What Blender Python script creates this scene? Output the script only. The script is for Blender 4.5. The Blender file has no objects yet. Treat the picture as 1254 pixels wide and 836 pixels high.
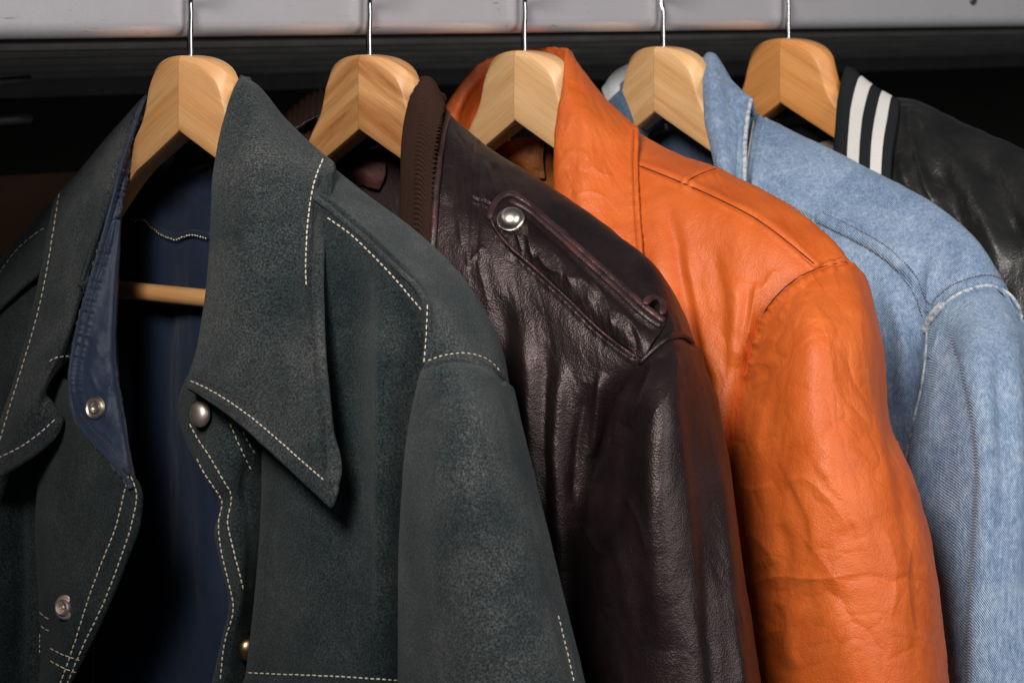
import bpy, math, random
import numpy as np
from mathutils import Vector
random.seed(7)
rng = np.random.default_rng(11)
C = bpy.context.scene.collection
sc = bpy.context.scene

# ------------------------------------------------------------------ camera frame
F = 3600.0            # focal length in picture units (1254 wide)
CAMZ = 1.5
CX = 627.0
R2 = np.array([0.669, 0.743])        # along the rail, away from the camera
S2 = np.array([0.743, -0.669])       # across the rail = along each hanger
HX, HY = -0.1916, 1.75               # first hook
DX, DY = 0.0990, 0.1100              # from hook to hook

def centre(i):
    return HX + DX*i, HY + DY*i

def W(px, py, D):
    return np.array([(px-CX)*D/F, D, CAMZ - py*D/F])

def J(i, px, py, f):
    """point of jacket i seen at (px,py), f metres in front of the hanger plane"""
    cx, cy = centre(i)
    k = (px-CX)/F
    u = (k*(cy - f*R2[1]) - cx + f*R2[0])/(S2[0] - k*S2[1])
    X = cx + u*S2[0] - f*R2[0]
    Y = cy + u*S2[1] - f*R2[1]
    return np.stack([X, Y, CAMZ - py*Y/F], -1)

def project(P):
    D = P[..., 1]
    return P[..., 0]/D*F + CX, (CAMZ - P[..., 2])/D*F

# ------------------------------------------------------------------ noise
_perm = rng.permutation(512)
_ang = rng.random(512)*2*np.pi
_gx, _gy = np.cos(_ang), np.sin(_ang)
def perlin(x, y):
    xi = np.floor(x).astype(int); yi = np.floor(y).astype(int)
    xf = x-xi; yf = y-yi
    def g(ix, iy, dx, dy):
        h = _perm[(_perm[ix & 511] + iy) & 511]
        return _gx[h]*dx + _gy[h]*dy
    u = xf*xf*xf*(xf*(xf*6-15)+10); v = yf*yf*yf*(yf*(yf*6-15)+10)
    a = g(xi, yi, xf, yf); b = g(xi+1, yi, xf-1, yf)
    c = g(xi, yi+1, xf, yf-1); d = g(xi+1, yi+1, xf-1, yf-1)
    return (a+(b-a)*u)*(1-v) + (c+(d-c)*u)*v
def fbm(x, y, o=3):
    r = 0; a = 1
    for k in range(o):
        r = r + a*perlin(x+17.3*k, y+9.1*k); x = x*2.03; y = y*2.03; a *= .5
    return r
def ridged(x, y, o=2):
    r = 0; a = 1
    for k in range(o):
        r = r + a*(1-np.abs(perlin(x+31.7*k, y+5.9*k))*2.2)**3; x = x*2.1; y = y*2.1; a *= .5
    return r

_jit = rng.random((512, 2))
def crumple(x, y):
    """puffed facets parted by sharp valleys"""
    xi = np.floor(x).astype(int); yi = np.floor(y).astype(int)
    f1 = np.full(x.shape, 9.); f2 = np.full(x.shape, 9.)
    for a in (-1, 0, 1):
        for b in (-1, 0, 1):
            h = _perm[(_perm[(xi+a) & 511] + yi+b) & 511]
            dd = np.hypot(xi+a+_jit[h, 0]-x, yi+b+_jit[h, 1]-y)
            f2 = np.where(dd < f1, f1, np.minimum(f2, dd)); f1 = np.minimum(f1, dd)
    e = np.clip((f2-f1)/.55, 0, 1)
    return np.sqrt(e)*.75 + .25*e - .8
# ------------------------------------------------------------------ splines
def hermite(P, s, t):
    """P (n,...) at parameters s (n) -> values at t"""
    n = len(s)
    if n == 2:
        w = ((t-s[0])/(s[1]-s[0])).reshape((-1,)+(1,)*(P.ndim-1))
        return P[0]*(1-w) + P[1]*w
    d = np.diff(P, axis=0)/np.diff(s).reshape((-1,)+(1,)*(P.ndim-1))
    h = np.diff(s)
    T = np.empty_like(P)
    for i in range(1, n-1):
        T[i] = (d[i-1]*h[i] + d[i]*h[i-1])/(h[i-1]+h[i])
    T[0] = 1.5*d[0]-.5*T[1]; T[-1] = 1.5*d[-1]-.5*T[-2]
    k = np.clip(np.searchsorted(s, t, side='right')-1, 0, n-2)
    hh = s[k+1]-s[k]; x = (t-s[k])/hh
    sh = (-1,)+(1,)*(P.ndim-1)
    x = x.reshape(sh); hh = hh.reshape(sh)
    return ((2*x**3-3*x**2+1)*P[k] + (x**3-2*x**2+x)*hh*T[k]
            + (-2*x**3+3*x**2)*P[k+1] + (x**3-x**2)*hh*T[k+1])

def curve2(pts, step):
    P = np.array(pts, float)
    s = np.concatenate([[0], np.cumsum(np.maximum(np.linalg.norm(np.diff(P[:, :2], axis=0), axis=1), 1e-6))])
    n = max(2, int(round(s[-1]/step))+1)
    return hermite(P, s, np.linspace(0, s[-1], n))

# ------------------------------------------------------------------ objects
def link(name, me, parent=None, mat=None):
    o = bpy.data.objects.new(name, me); C.objects.link(o)
    if parent is not None: o.parent = parent
    if mat is not None: me.materials.append(mat)
    return o

def thing(name, label, cat, loc, group=None):
    o = bpy.data.objects.new(name, None); C.objects.link(o)
    o.location = loc; o['label'] = label; o['category'] = cat
    o.empty_display_size = .02
    if group: o['group'] = group
    return o

def origin_of(o):
    p = np.zeros(3)
    while o is not None:
        p = p + np.array(o.location); o = o.parent
    return p

def raw_mesh(name, V, faces, smooth=True, uv=None, uv2=None):
    """V (n,3); faces = (k,4) array or list of lists"""
    me = bpy.data.meshes.new(name)
    if isinstance(faces, np.ndarray):
        m, q = faces.shape
        me.vertices.add(len(V)); me.vertices.foreach_set('co', np.ascontiguousarray(V, dtype=np.float32).ravel())
        me.loops.add(m*q); me.loops.foreach_set('vertex_index', faces.ravel().astype(np.int32))
        me.polygons.add(m)
        me.polygons.foreach_set('loop_start', (np.arange(m)*q).astype(np.int32))
        me.update(calc_edges=True)
        me.validate()
    else:
        me.from_pydata([tuple(v) for v in V], [], faces); me.update()
    me.polygons.foreach_set('use_smooth', np.full(len(me.polygons), smooth))
    li = np.empty(len(me.loops), np.int32); me.loops.foreach_get('vertex_index', li)
    for nm, u in (('metric', uv), ('span', uv2)):
        if u is not None:
            l = me.uv_layers.new(name=nm)
            l.data.foreach_set('uv', np.ascontiguousarray(u[li], dtype=np.float32).ravel())
    return me

class Surf: pass

def fold_field(px, py, fold):
    kind, pts, w, h = fold[:4]
    opt = fold[4] if len(fold) > 4 else {}
    c = curve2(pts, max(4, w*.8))
    a, b = c[:-1], c[1:]
    out = np.zeros(px.shape)
    L = opt.get('L', 8*w)
    m = 4*w + (2.5*L if kind == 's' else 0) + 6
    sel = (px > c[:, 0].min()-m) & (px < c[:, 0].max()+m) & (py > c[:, 1].min()-m) & (py < c[:, 1].max()+m)
    if not sel.any(): return out
    X = px[sel]; Y = py[sel]
    best = np.full(X.shape, 1e9); sd = np.zeros(X.shape); tt = np.zeros(X.shape); ov = np.zeros(X.shape)
    n = len(a)
    for i in range(n):
        ex, ey = b[i]-a[i]; l2 = ex*ex+ey*ey+1e-9
        t0 = ((X-a[i, 0])*ex + (Y-a[i, 1])*ey)/l2
        t = np.clip(t0, 0, 1)
        dx = X-a[i, 0]-t*ex; dy = Y-a[i, 1]-t*ey
        d = np.hypot(dx, dy)
        k = d < best
        best = np.where(k, d, best)
        sd = np.where(k, np.where(ex*dy-ey*dx >= 0, d, -d), sd)
        tt = np.where(k, (i+t)/n, tt)
    ta, tb = opt.get('taper', (.18, .18))
    tap = np.ones(X.shape)
    if ta > 0: tap = tap*np.clip(tt/ta, 0, 1)**.8
    if tb > 0: tap = tap*np.clip((1-tt)/tb, 0, 1)**.8
    if kind == 'g':
        v = np.exp(-(best/w)**2)
    elif kind == 'r':          # sharp crease ridge
        v = np.exp(-best/w)
    elif kind == 'a':          # asymmetric roll: steep on the right hand side
        v = np.where(sd > 0, np.exp(-(sd/(w*.5))**2), np.exp(-(sd/(w*1.3))**2))
    elif kind == 's':
        e = 1/(1+np.exp(-np.clip(sd/(w*.35), -40, 40)))
        v = e*np.exp(-(np.maximum(sd, 0)/L)**2)
    else:                       # seam
        pk = 1 + opt.get('pucker', .5)*perlin(tt*n*max(4, w*.8)/opt.get('pl', 9.), sd*.02+h*1e4)*2
        v = -np.exp(-(best/w)**2) + .8*pk*np.exp(-((best-2.6*w)/(2.0*w))**2)
    out[sel] = h*v*tap
    return out

_T = [0]
def patch(name, parent, mat, i, rows, sp=1.9, thick=.0016, folds=(), noise=(), ribs=None,
          flip=1, soft=3, absolute=None, edge_soft=True, mirror=False, holes=None):
    """a sheet of cloth through a grid of (px,py,f) control points"""
    G = np.array(rows, float)
    Pp = absolute(G) if absolute is not None else J(i, G[..., 0], G[..., 1], G[..., 2])
    st = lambda ax: np.mean(np.linalg.norm(np.diff(G[..., :2], axis=ax), axis=-1)
                            + 900*np.abs(np.diff(G[..., 2], axis=ax)) if absolute is None else
                            np.linalg.norm(np.diff(G[..., :2], axis=ax), axis=-1), axis=1-ax)
    sv = np.concatenate([[0], np.cumsum(np.maximum(st(0), 1e-4))])
    su = np.concatenate([[0], np.cumsum(np.maximum(st(1), 1e-4))])
    nv = max(6, int(sv[-1]/sp)); nu = max(6, int(su[-1]/sp))
    tv = np.linspace(0, sv[-1], nv); tu = np.linspace(0, su[-1], nu)
    P = hermite(Pp, sv, tv)
    P = np.swapaxes(hermite(np.swapaxes(P, 0, 1), su, tu), 0, 1)     # nv,nu,3
    def normals(P):
        n = -np.cross(np.gradient(P, axis=1), np.gradient(P, axis=0))
        l = np.linalg.norm(n, axis=-1, keepdims=True); return flip*n/np.maximum(l, 1e-12)
    N = normals(P)
    dU = np.linalg.norm(np.diff(P, axis=1), axis=-1); U = np.concatenate([np.zeros((nv, 1)), np.cumsum(dU, 1)], 1)
    U = U - U[:, nu//2:nu//2+1]
    dV = np.linalg.norm(np.diff(P, axis=0), axis=-1); V = np.concatenate([np.zeros((1, nu)), np.cumsum(dV, 0)], 0)
    px, py = project(P)
    view = -(P - np.array([0, 0, CAMZ])); view /= np.linalg.norm(view, axis=-1, keepdims=True)
    facing = np.clip(((N*view).sum(-1)+.12)/.25, 0, 1)
    d = np.zeros((nv, nu))
    for f in folds:
        if f[0] in 'ga' and f[2] >= 4: d += fold_field(px, py, f)*facing
    for _ in range(soft):
        e = np.pad(d, 1, mode='edge'); e = (e[:-2]+2*e[1:-1]+e[2:])/4; d = (e[:, :-2]+2*e[:, 1:-1]+e[:, 2:])/4
    for f in folds:
        if not (f[0] in 'ga' and f[2] >= 4): d += fold_field(px, py, f)*facing
    for q in noise:
        amp, sx, sy = q[0], q[1], q[2]
        kind = q[3] if len(q) > 3 else 'f'
        ang = q[4] if len(q) > 4 else 0
        ca, sa = math.cos(ang), math.sin(ang)
        uu = (U*ca - V*sa)*sx + 3.7*i + len(name)*1.3; vv = (U*sa + V*ca)*sy + 1.9*i + len(name)*.7
        wx = uu + .35*perlin(uu*.7+3, vv*.7); wy = vv + .35*perlin(uu*.7, vv*.7+8)
        m = np.clip(.5+1.3*perlin(uu*.37+50, vv*.37+7), 0, 1) if kind == 'r' else 1
        if kind == 'c':
            wx = uu + .6*fbm(uu*.8+3, vv*.8, 3); wy = vv + .6*fbm(uu*.8, vv*.8+8, 3)
            mk = np.clip(.45+1.6*perlin(uu*.45+20, vv*.45+17), 0, 1)
            d += amp*mk*(crumple(wx, wy) + .45*crumple(wx*2.1+7, wy*2.1+3))
            continue
        d += amp*(fbm(wx, wy) if kind == 'f' else (ridged(wx, wy)-.5)*m)
    if ribs is not None:
        d += ribs(U, V, tu/su[-1], tv/sv[-1])
    P = P + N*d[..., None]
    N = normals(P)
    # shells
    Q = P - N*thick
    ids = np.arange(nv*nu).reshape(nv, nu)
    quads = np.stack([ids[:-1, :-1], ids[1:, :-1], ids[1:, 1:], ids[:-1, 1:]], -1).reshape(-1, 4)
    if flip < 0: quads = quads[:, ::-1]
    ins = quads[:, ::-1] + nv*nu
    loop = np.concatenate([ids[0, :-1], ids[:-1, -1], ids[-1, :0:-1], ids[:0:-1, 0]])
    inner = np.concatenate([ids[1, :-1], ids[:-1, -2], ids[-2, :0:-1], ids[:0:-1, 1]])
    Pf = P.reshape(-1, 3); Qf = Q.reshape(-1, 3)
    out = Pf[loop]-Pf[inner]; out /= np.maximum(np.linalg.norm(out, axis=1, keepdims=True), 1e-9)
    mid = (Pf[loop]+Qf[loop])/2 + out*thick*.55
    nl = len(loop); base = 2*nv*nu
    k = np.arange(nl); k2 = (k+1) % nl
    r1 = np.stack([loop[k], loop[k2], base+k2, base+k], -1)
    r2 = np.stack([base+k, base+k2, nv*nu+loop[k2], nv*nu+loop[k]], -1)
    if flip < 0: r1 = r1[:, ::-1]; r2 = r2[:, ::-1]
    Vt = np.concatenate([Pf, Qf, mid])
    uv = np.stack([U, V], -1).reshape(-1, 2); uv = np.concatenate([uv, uv, uv[loop]])
    sp2 = np.stack(np.broadcast_arrays((tu/su[-1])[None, :], (tv/sv[-1])[:, None]), -1).reshape(-1, 2)
    sp2 = np.concatenate([sp2, sp2, sp2[loop]])
    faces = np.concatenate([quads, ins, r1, r2])
    o0 = origin_of(parent) if parent is not None else np.zeros(3)
    me = raw_mesh(name, Vt-o0, faces, True, uv, sp2)
    ob = link(name, me, parent, mat)
    _T[0] += nv*nu; print('patch', i, name, nv, nu, _T[0])
    s = Surf(); s.P = P; s.N = N; s.ob = ob; s.parent = parent
    s.px, s.py = project(P)
    v2 = -(P-np.array([0, 0, CAMZ])); s.front = ((N*v2).sum(-1) > 0)
    s.vis = np.stack([s.px[s.front], s.py[s.front]], -1); s.vp = P[s.front]; s.vn = N[s.front]
    if mirror:
        cx, cy = centre(i); c = np.array([cx, cy])
        rel = Vt[:, :2]-c
        u = rel@S2; f = rel@R2
        M = Vt.copy(); M[:, :2] = c - np.outer(u, S2) + np.outer(f, R2)
        # M re-expressed: S2,R2 are orthogonal unit vectors
        me2 = raw_mesh(name, M-o0, np.ascontiguousarray(faces[:, ::-1]), True, uv, sp2)
        link(name, me2, parent, mat)
    return s

def on(s, q, off=0.0):
    """points q (n,2) of the picture dropped on sheet s"""
    q = np.atleast_2d(np.array(q, float))
    res = np.empty((len(q), 3)); nn = np.empty((len(q), 3))
    o = np.array([0, 0, CAMZ])
    for k, (x, y) in enumerate(q):
        d2 = (s.vis[:, 0]-x)**2 + (s.vis[:, 1]-y)**2
        j = np.argmin(d2)
        p, n = s.vp[j], s.vn[j]
        r = np.array([(x-CX)/F, 1, -y/F])
        dn = r@n
        t = ((p-o)@n)/dn if abs(dn) > .12 else p[1]
        if abs(t-p[1]) > .012: t = p[1]
        res[k] = o + r*t; nn[k] = n
    return res + nn*off, nn

def stitches(s, pts, mat, pitch=5.6, length=.74, rad=.00046, name='stitching', off=.0002, jit=.15, parent=None):
    c = curve2(pts, pitch)
    a = c[:-1]; b = c[1:]
    V = []; Fc = []
    prof = [(-.5, .35), (-.4, .9), (0, 1.1), (.4, .9), (.5, .35)]
    A = a + (b-a)*(1-length)/2; B = b - (b-a)*(1-length)/2
    A = A + rng.normal(0, jit, A.shape); B = B + rng.normal(0, jit, B.shape)
    PA, NA = on(s, A, off); PB, NB = on(s, B, off)
    for p, q, n in zip(PA, PB, NA):
        ax = q-p; l = np.linalg.norm(ax)
        if l < 1e-5 or l > .02: continue
        ax /= l; sd = np.cross(ax, n); sd /= np.linalg.norm(sd)+1e-9; up = np.cross(sd, ax)
        b0 = len(V)
        for t, rr in prof:
            cc = (p+q)/2 + ax*l*t + up*(.25*rad*(1-4*t*t))
            for g in range(6):
                th = g*math.pi/3
                V.append(cc + rad*rr*(math.cos(th)*sd + .75*math.sin(th)*up))
        for r in range(4):
            for g in range(6):
                g2 = (g+1) % 6
                Fc.append([b0+r*6+g, b0+r*6+g2, b0+r*6+6+g2, b0+r*6+6+g])
        Fc.append([b0+g for g in range(5, -1, -1)]); Fc.append([b0+24+g for g in range(6)])
    par = parent or s.ob
    o0 = origin_of(par)
    return link(name, raw_mesh(name, np.array(V)-o0, Fc), par, mat)

def tube_path(P, Nn, rad, k=10, closed_ends=True, flat=1.0):
    """tube along points P; Nn reference normals"""
    T = np.gradient(P, axis=0); T /= np.linalg.norm(T, axis=1, keepdims=True)+1e-12
    B = np.cross(T, Nn); B /= np.linalg.norm(B, axis=1, keepdims=True)+1e-12
    Nn = np.cross(B, T)
    rad = np.broadcast_to(rad, (len(P),))
    V = []
    for p, n, b, r in zip(P, Nn, B, rad):
        for g in range(k):
            th = 2*math.pi*g/k
            V.append(p + r*(math.cos(th)*b + flat*math.sin(th)*n))
    Fc = []
    for i in range(len(P)-1):
        for g in range(k):
            g2 = (g+1) % k
            Fc.append([i*k+g, i*k+g2, (i+1)*k+g2, (i+1)*k+g])
    Fc.append(list(range(k-1, -1, -1))); Fc.append([(len(P)-1)*k+g for g in range(k)])
    return np.array(V), Fc

def tube_on(s, pts, rad, mat, name, parent=None, off=0., step=3., flat=1., taper=True):
    c = curve2(pts, step); P, N = on(s, c, off)
    for _ in range(3):
        P[1:-1] = (P[:-2]+2*P[1:-1]+P[2:])/4
        N[1:-1] = (N[:-2]+2*N[1:-1]+N[2:])/4
    r = np.full(len(P), rad)
    if taper: r[0] *= .4; r[-1] *= .4
    V, Fc = tube_path(P, N, r, flat=flat)
    par = parent or s.ob
    return link(name, raw_mesh(name, V-origin_of(par), Fc), par, mat)

def lathe_on(s, q, prof, mat, name, parent, n=36, tilt=None, off=0.):
    """turned metal fitting standing on sheet s at picture point q"""
    P, N = on(s, [q], off); p = P[0]; z = N[0] if tilt is None else np.array(tilt, float)
    z = z/np.linalg.norm(z)
    x = np.cross(z, [0, 0, 1.]); x /= np.linalg.norm(x); y = np.cross(z, x)
    V = []; Fc = []
    for r, h in prof:
        for g in range(n):
            th = 2*math.pi*g/n
            V.append(p + z*h + max(r, 1e-5)*(math.cos(th)*x + math.sin(th)*y))
    for i in range(len(prof)-1):
        for g in range(n):
            g2 = (g+1) % n
            Fc.append([i*n+g, i*n+g2, (i+1)*n+g2, (i+1)*n+g])
    Fc.append([(len(prof)-1)*n+g for g in range(n)])
    o = link(name, raw_mesh(name, np.array(V)-origin_of(parent), Fc), parent, mat)
    o.data.set_sharp_from_angle(angle=math.radians(50))
    return o

# ------------------------------------------------------------------ materials
class M:
    def __init__(s, name):
        s.m = bpy.data.materials.new(name); s.m.use_nodes = True
        s.t = s.m.node_tree; s.b = s.t.nodes['Principled BSDF']
        s.tc = s.t.nodes.new('ShaderNodeTexCoord')
    def n(s, ty, **kw):
        nd = s.t.nodes.new(ty)
        for k, v in kw.items():
            if k in nd.inputs: nd.inputs[k].default_value = v
            else: setattr(nd, k, v)
        return nd
    def l(s, a, b): s.t.links.new(a, b)
    def uv(s, name):
        nd = s.t.nodes.new('ShaderNodeUVMap'); nd.uv_map = name; return nd.outputs[0]
    def mapping(s, src, scale=(1, 1, 1), rot=(0, 0, 0), loc=(0, 0, 0)):
        nd = s.n('ShaderNodeMapping'); nd.inputs['Scale'].default_value = scale
        nd.inputs['Rotation'].default_value = rot; nd.inputs['Location'].default_value = loc
        s.l(src, nd.inputs['Vector']); return nd.outputs[0]
    def noise(s, src, scale, detail=4, rough=.55, dist=0., ty='FBM'):
        nd = s.n('ShaderNodeTexNoise'); nd.noise_type = ty
        nd.inputs['Scale'].default_value = scale; nd.inputs['Detail'].default_value = detail
        nd.inputs['Roughness'].default_value = rough; nd.inputs['Distortion'].default_value = dist
        s.l(src, nd.inputs['Vector']); return nd.outputs['Fac']
    def voro(s, src, scale, feat='F1', rnd=1.):
        nd = s.n('ShaderNodeTexVoronoi'); nd.feature = feat; nd.inputs['Scale'].default_value = scale
        nd.inputs['Randomness'].default_value = rnd
        s.l(src, nd.inputs['Vector']); return nd.outputs['Distance']
    def ramp(s, fac, stops, interp='LINEAR'):
        nd = s.n('ShaderNodeValToRGB'); cr = nd.color_ramp; cr.interpolation = interp
        while len(cr.elements) < len(stops): cr.elements.new(.5)
        for e, (p, c) in zip(cr.elements, stops):
            e.position = p; e.color = (c, c, c, 1) if not hasattr(c, '__len__') else (*c, 1)
        s.l(fac, nd.inputs['Fac']); return nd.outputs['Color']
    def mix(s, fac, a, b, ty='MIX'):
        nd = s.n('ShaderNodeMix'); nd.data_type = 'RGBA'; nd.blend_type = ty
        for sock, v in ((nd.inputs[0], fac), (nd.inputs[6], a), (nd.inputs[7], b)):
            if isinstance(v, bpy.types.NodeSocket): s.l(v, sock)
            elif hasattr(v, '__len__'): sock.default_value = (*v, 1)
            else: sock.default_value = v
        return nd.outputs[2]
    def math(s, op, a, b=0., clamp=False):
        nd = s.n('ShaderNodeMath'); nd.operation = op; nd.use_clamp = clamp
        for sock, v in ((nd.inputs[0], a), (nd.inputs[1], b)):
            if isinstance(v, bpy.types.NodeSocket): s.l(v, sock)
            else: sock.default_value = v
        return nd.outputs[0]
    def bump(s, h, dist=.001, strength=1., prev=None):
        nd = s.n('ShaderNodeBump'); nd.inputs['Distance'].default_value = dist; nd.inputs['Strength'].default_value = strength
        s.l(h, nd.inputs['Height'])
        if prev is not None: s.l(prev, nd.inputs['Normal'])
        s.l(nd.outputs[0], s.b.inputs['Normal']); return nd.outputs[0]
    def col(s, v):
        if isinstance(v, bpy.types.NodeSocket): s.l(v, s.b.inputs['Base Color'])
        else: s.b.inputs['Base Color'].default_value = (*v, 1)
    def set(s, **kw):
        for k, v in kw.items():
            sock = s.b.inputs[k.replace('_', ' ')]
            if isinstance(v, bpy.types.NodeSocket): s.l(v, sock)
            else: sock.default_value = v
        return s
    @property
    def obj(s): return s.tc.outputs['Object']

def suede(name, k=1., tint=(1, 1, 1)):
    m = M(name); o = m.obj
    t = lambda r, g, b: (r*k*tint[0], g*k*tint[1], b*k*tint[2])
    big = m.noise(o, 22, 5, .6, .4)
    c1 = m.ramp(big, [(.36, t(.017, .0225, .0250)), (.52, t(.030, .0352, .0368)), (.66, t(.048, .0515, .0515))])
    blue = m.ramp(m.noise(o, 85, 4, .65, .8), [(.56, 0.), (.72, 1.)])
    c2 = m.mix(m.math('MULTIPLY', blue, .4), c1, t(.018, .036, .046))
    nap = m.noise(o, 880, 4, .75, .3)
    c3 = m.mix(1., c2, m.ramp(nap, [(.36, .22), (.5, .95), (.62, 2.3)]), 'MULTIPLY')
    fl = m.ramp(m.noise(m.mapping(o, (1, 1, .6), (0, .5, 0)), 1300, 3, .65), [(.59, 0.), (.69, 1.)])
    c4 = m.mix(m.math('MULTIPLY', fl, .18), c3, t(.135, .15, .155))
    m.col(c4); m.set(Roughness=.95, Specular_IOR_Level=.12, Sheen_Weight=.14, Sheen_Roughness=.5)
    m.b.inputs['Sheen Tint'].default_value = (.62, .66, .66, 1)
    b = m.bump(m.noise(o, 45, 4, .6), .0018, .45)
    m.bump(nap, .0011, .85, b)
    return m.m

def leather(name, base, dark, lite, rough=(.34, .55), grain=900, crease=1., spec=.5, var=30, coat=0., tint=None):
    m = M(name); o = m.obj
    v = m.noise(o, var, 5, .6, .5)
    c = m.ramp(v, [(.3, dark), (.5, base), (.72, lite)])
    cr = m.noise(m.mapping(o, (1, 1, .55), (.3, .2, .4)), 95, 4, .55, .8, 'RIDGED_MULTIFRACTAL')
    g = m.voro(o, grain, 'F1'); g2 = m.noise(o, grain*.45, 3, .6)
    cc = m.mix(m.math('MULTIPLY', m.ramp(g2, [(.3, 1.), (.55, 0.)]), .22), c, dark)
    m.col(cc)
    m.set(Roughness=m.math('ADD', rough[0], m.math('MULTIPLY', m.noise(o, 60, 4, .65), (rough[1]-rough[0])*1.0)),
          Specular_IOR_Level=spec, Coat_Weight=coat, Coat_Roughness=.3)
    if tint: m.b.inputs['Specular Tint'].default_value = (*tint, 1)
    b = m.bump(m.noise(o, 38, 4, .6, .6), .0022, .45*crease)
    b = m.bump(cr, .0009, .22*crease, b)
    b = m.bump(g2, .0006, .45, b)
    m.bump(g, .00035, .55, b)
    return m.m

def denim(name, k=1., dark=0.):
    m = M(name); u = m.uv('metric'); o = m.obj
    tw = m.n('ShaderNodeTexWave'); tw.wave_type = 'BANDS'; tw.bands_direction = 'DIAGONAL'
    tw.inputs['Scale'].default_value = 1.0; tw.inputs['Distortion'].default_value = 1.3; tw.inputs['Detail'].default_value = 2.; tw.inputs['Detail Scale'].default_value = 1.2
    m.l(m.mapping(o, (480, 120, 310)), tw.inputs['Vector'])
    fib = m.noise(m.mapping(o, (1, 1, .4)), 1500, 3, .7)
    fib2 = m.noise(m.mapping(o, (1, 1, .25)), 560, 3, .65)
    fade = m.noise(o, 24, 5, .62, .6)
    spot = m.noise(o, 130, 4, .7, .5)
    f = m.math('ADD', m.math('MULTIPLY', tw.outputs['Fac'], .42), m.math('MULTIPLY', fib, .46))
    f = m.math('ADD', f, m.math('MULTIPLY', fib2, .5))
    f = m.math('ADD', f, m.math('MULTIPLY', fade, .36))
    f = m.math('ADD', f, m.math('MULTIPLY', spot, .26))
    f = m.math('SUBTRACT', f, .65+dark)
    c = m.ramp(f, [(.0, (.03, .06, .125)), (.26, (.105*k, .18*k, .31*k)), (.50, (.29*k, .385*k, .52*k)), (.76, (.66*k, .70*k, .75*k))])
    m.col(c); m.set(Roughness=.95, Specular_IOR_Level=.12, Sheen_Weight=.08)
    b = m.bump(tw.outputs['Fac'], .0004, .55)
    b = m.bump(fib2, .0005, .5, b)
    m.bump(m.noise(o, 60, 4, .6), .0015, .35, b)
    return m.m

def cloth(name, col, rough=.6, spec=.3, wr=.5, sheen=.1, scale=45):
    m = M(name); o = m.obj
    c = m.mix(m.noise(o, 30, 4, .6, .5), tuple(x*.6 for x in col), tuple(x*1.4 for x in col)); m.col(c)
    m.set(Roughness=rough, Specular_IOR_Level=spec, Sheen_Weight=sheen)
    b = m.bump(m.noise(m.mapping(o, (1, 1, .6)), scale, 4, .6, .6), .003, wr)
    m.bump(m.noise(o, 1400, 2, .5), .0003, .4, b)
    return m.m

def knit(name, col, lite):
    m = M(name); u = m.uv('metric')
    w = m.n('ShaderNodeTexWave'); w.inputs['Scale'].default_value = 1.; w.inputs['Distortion'].default_value = 1.2; w.inputs['Detail'].default_value = 2
    m.l(m.mapping(u, (240, 90, 1)), w.inputs['Vector'])
    f = m.noise(u, 1800, 3, .7)
    c = m.mix(m.math('MULTIPLY', m.ramp(f, [(.35, 0.), (.7, 1.)]), .7), col, lite); m.col(c)
    m.set(Roughness=.95, Specular_IOR_Level=.08)
    b = m.bump(w.outputs['Fac'], .0005, .5); m.bump(f, .0006, .7, b)
    return m.m

def wood(name, base, dark, lite, seed):
    m = M(name); u = m.uv('metric')
    mp = m.mapping(u, (1, 1, 1), (0, 0, 0), (seed*.37, seed*.61, seed*.2))
    g1 = m.noise(m.mapping(mp, (6, 60, 1)), 1., 5, .55, .9)
    g2 = m.noise(m.mapping(mp, (28, 900, 1)), 1., 3, .6)
    wv = m.n('ShaderNodeTexWave'); wv.bands_direction = 'Y'; wv.inputs['Scale'].default_value = 1.; wv.inputs['Distortion'].default_value = 5.; wv.inputs['Detail'].default_value = 3
    wv.inputs['Detail Scale'].default_value = .7
    m.l(m.mapping(mp, (3.2, 15, 1)), wv.inputs['Vector'])
    c = m.mix(m.ramp(g1, [(.34, 0.), (.62, 1.)]), dark, base)
    c = m.mix(m.math('MULTIPLY', m.ramp(wv.outputs['Fac'], [(.35, 0.), (.95, 1.)]), .32), c, lite)
    c = m.mix(1., c, m.ramp(g2, [(.3, .86), (.6, 1.04)]), 'MULTIPLY')
    fl = m.ramp(m.noise(m.mapping(mp, (90, 1500, 1)), 1., 2, .5), [(.66, 0.), (.74, 1.)])
    c = m.mix(m.math('MULTIPLY', fl, .18), c, tuple(x*.45 for x in dark))
    m.col(c); m.set(Roughness=m.math('ADD', .36, m.math('MULTIPLY', g1, .16)), Specular_IOR_Level=.4, Coat_Weight=.12, Coat_Roughness=.3)
    m.bump(g2, .0002, .35)
    return m.m

def metal(name, col, rough, met=1., bumpy=0.):
    m = M(name)
    m.col(m.mix(m.noise(m.obj, 300, 4, .6), tuple(x*.75 for x in col), tuple(min(1, x*1.1) for x in col)))
    m.set(Metallic=met, Roughness=m.math('ADD', rough, m.math('MULTIPLY', m.noise(m.obj, 240, 4, .6), .15)))
    if bumpy: m.bump(m.noise(m.obj, 500, 3, .6), .0004, bumpy)
    return m.m

def plain(name, col, rough=.8, spec=.3, var=.35, scale=30):
    m = M(name)
    m.col(m.mix(m.noise(m.obj, scale, 5, .6), tuple(x*(1-var) for x in col), tuple(x*(1+var) for x in col)))
    m.set(Roughness=rough, Specular_IOR_Level=spec); m.bump(m.noise(m.obj, scale*8, 3, .6), .0006, .4)
    return m.m

def thread(name, col):
    m = M(name); m.col(m.mix(m.noise(m.obj, 900, 2), tuple(x*.6 for x in col), col)); m.set(Roughness=.9, Specular_IOR_Level=.15)
    return m.m

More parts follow.
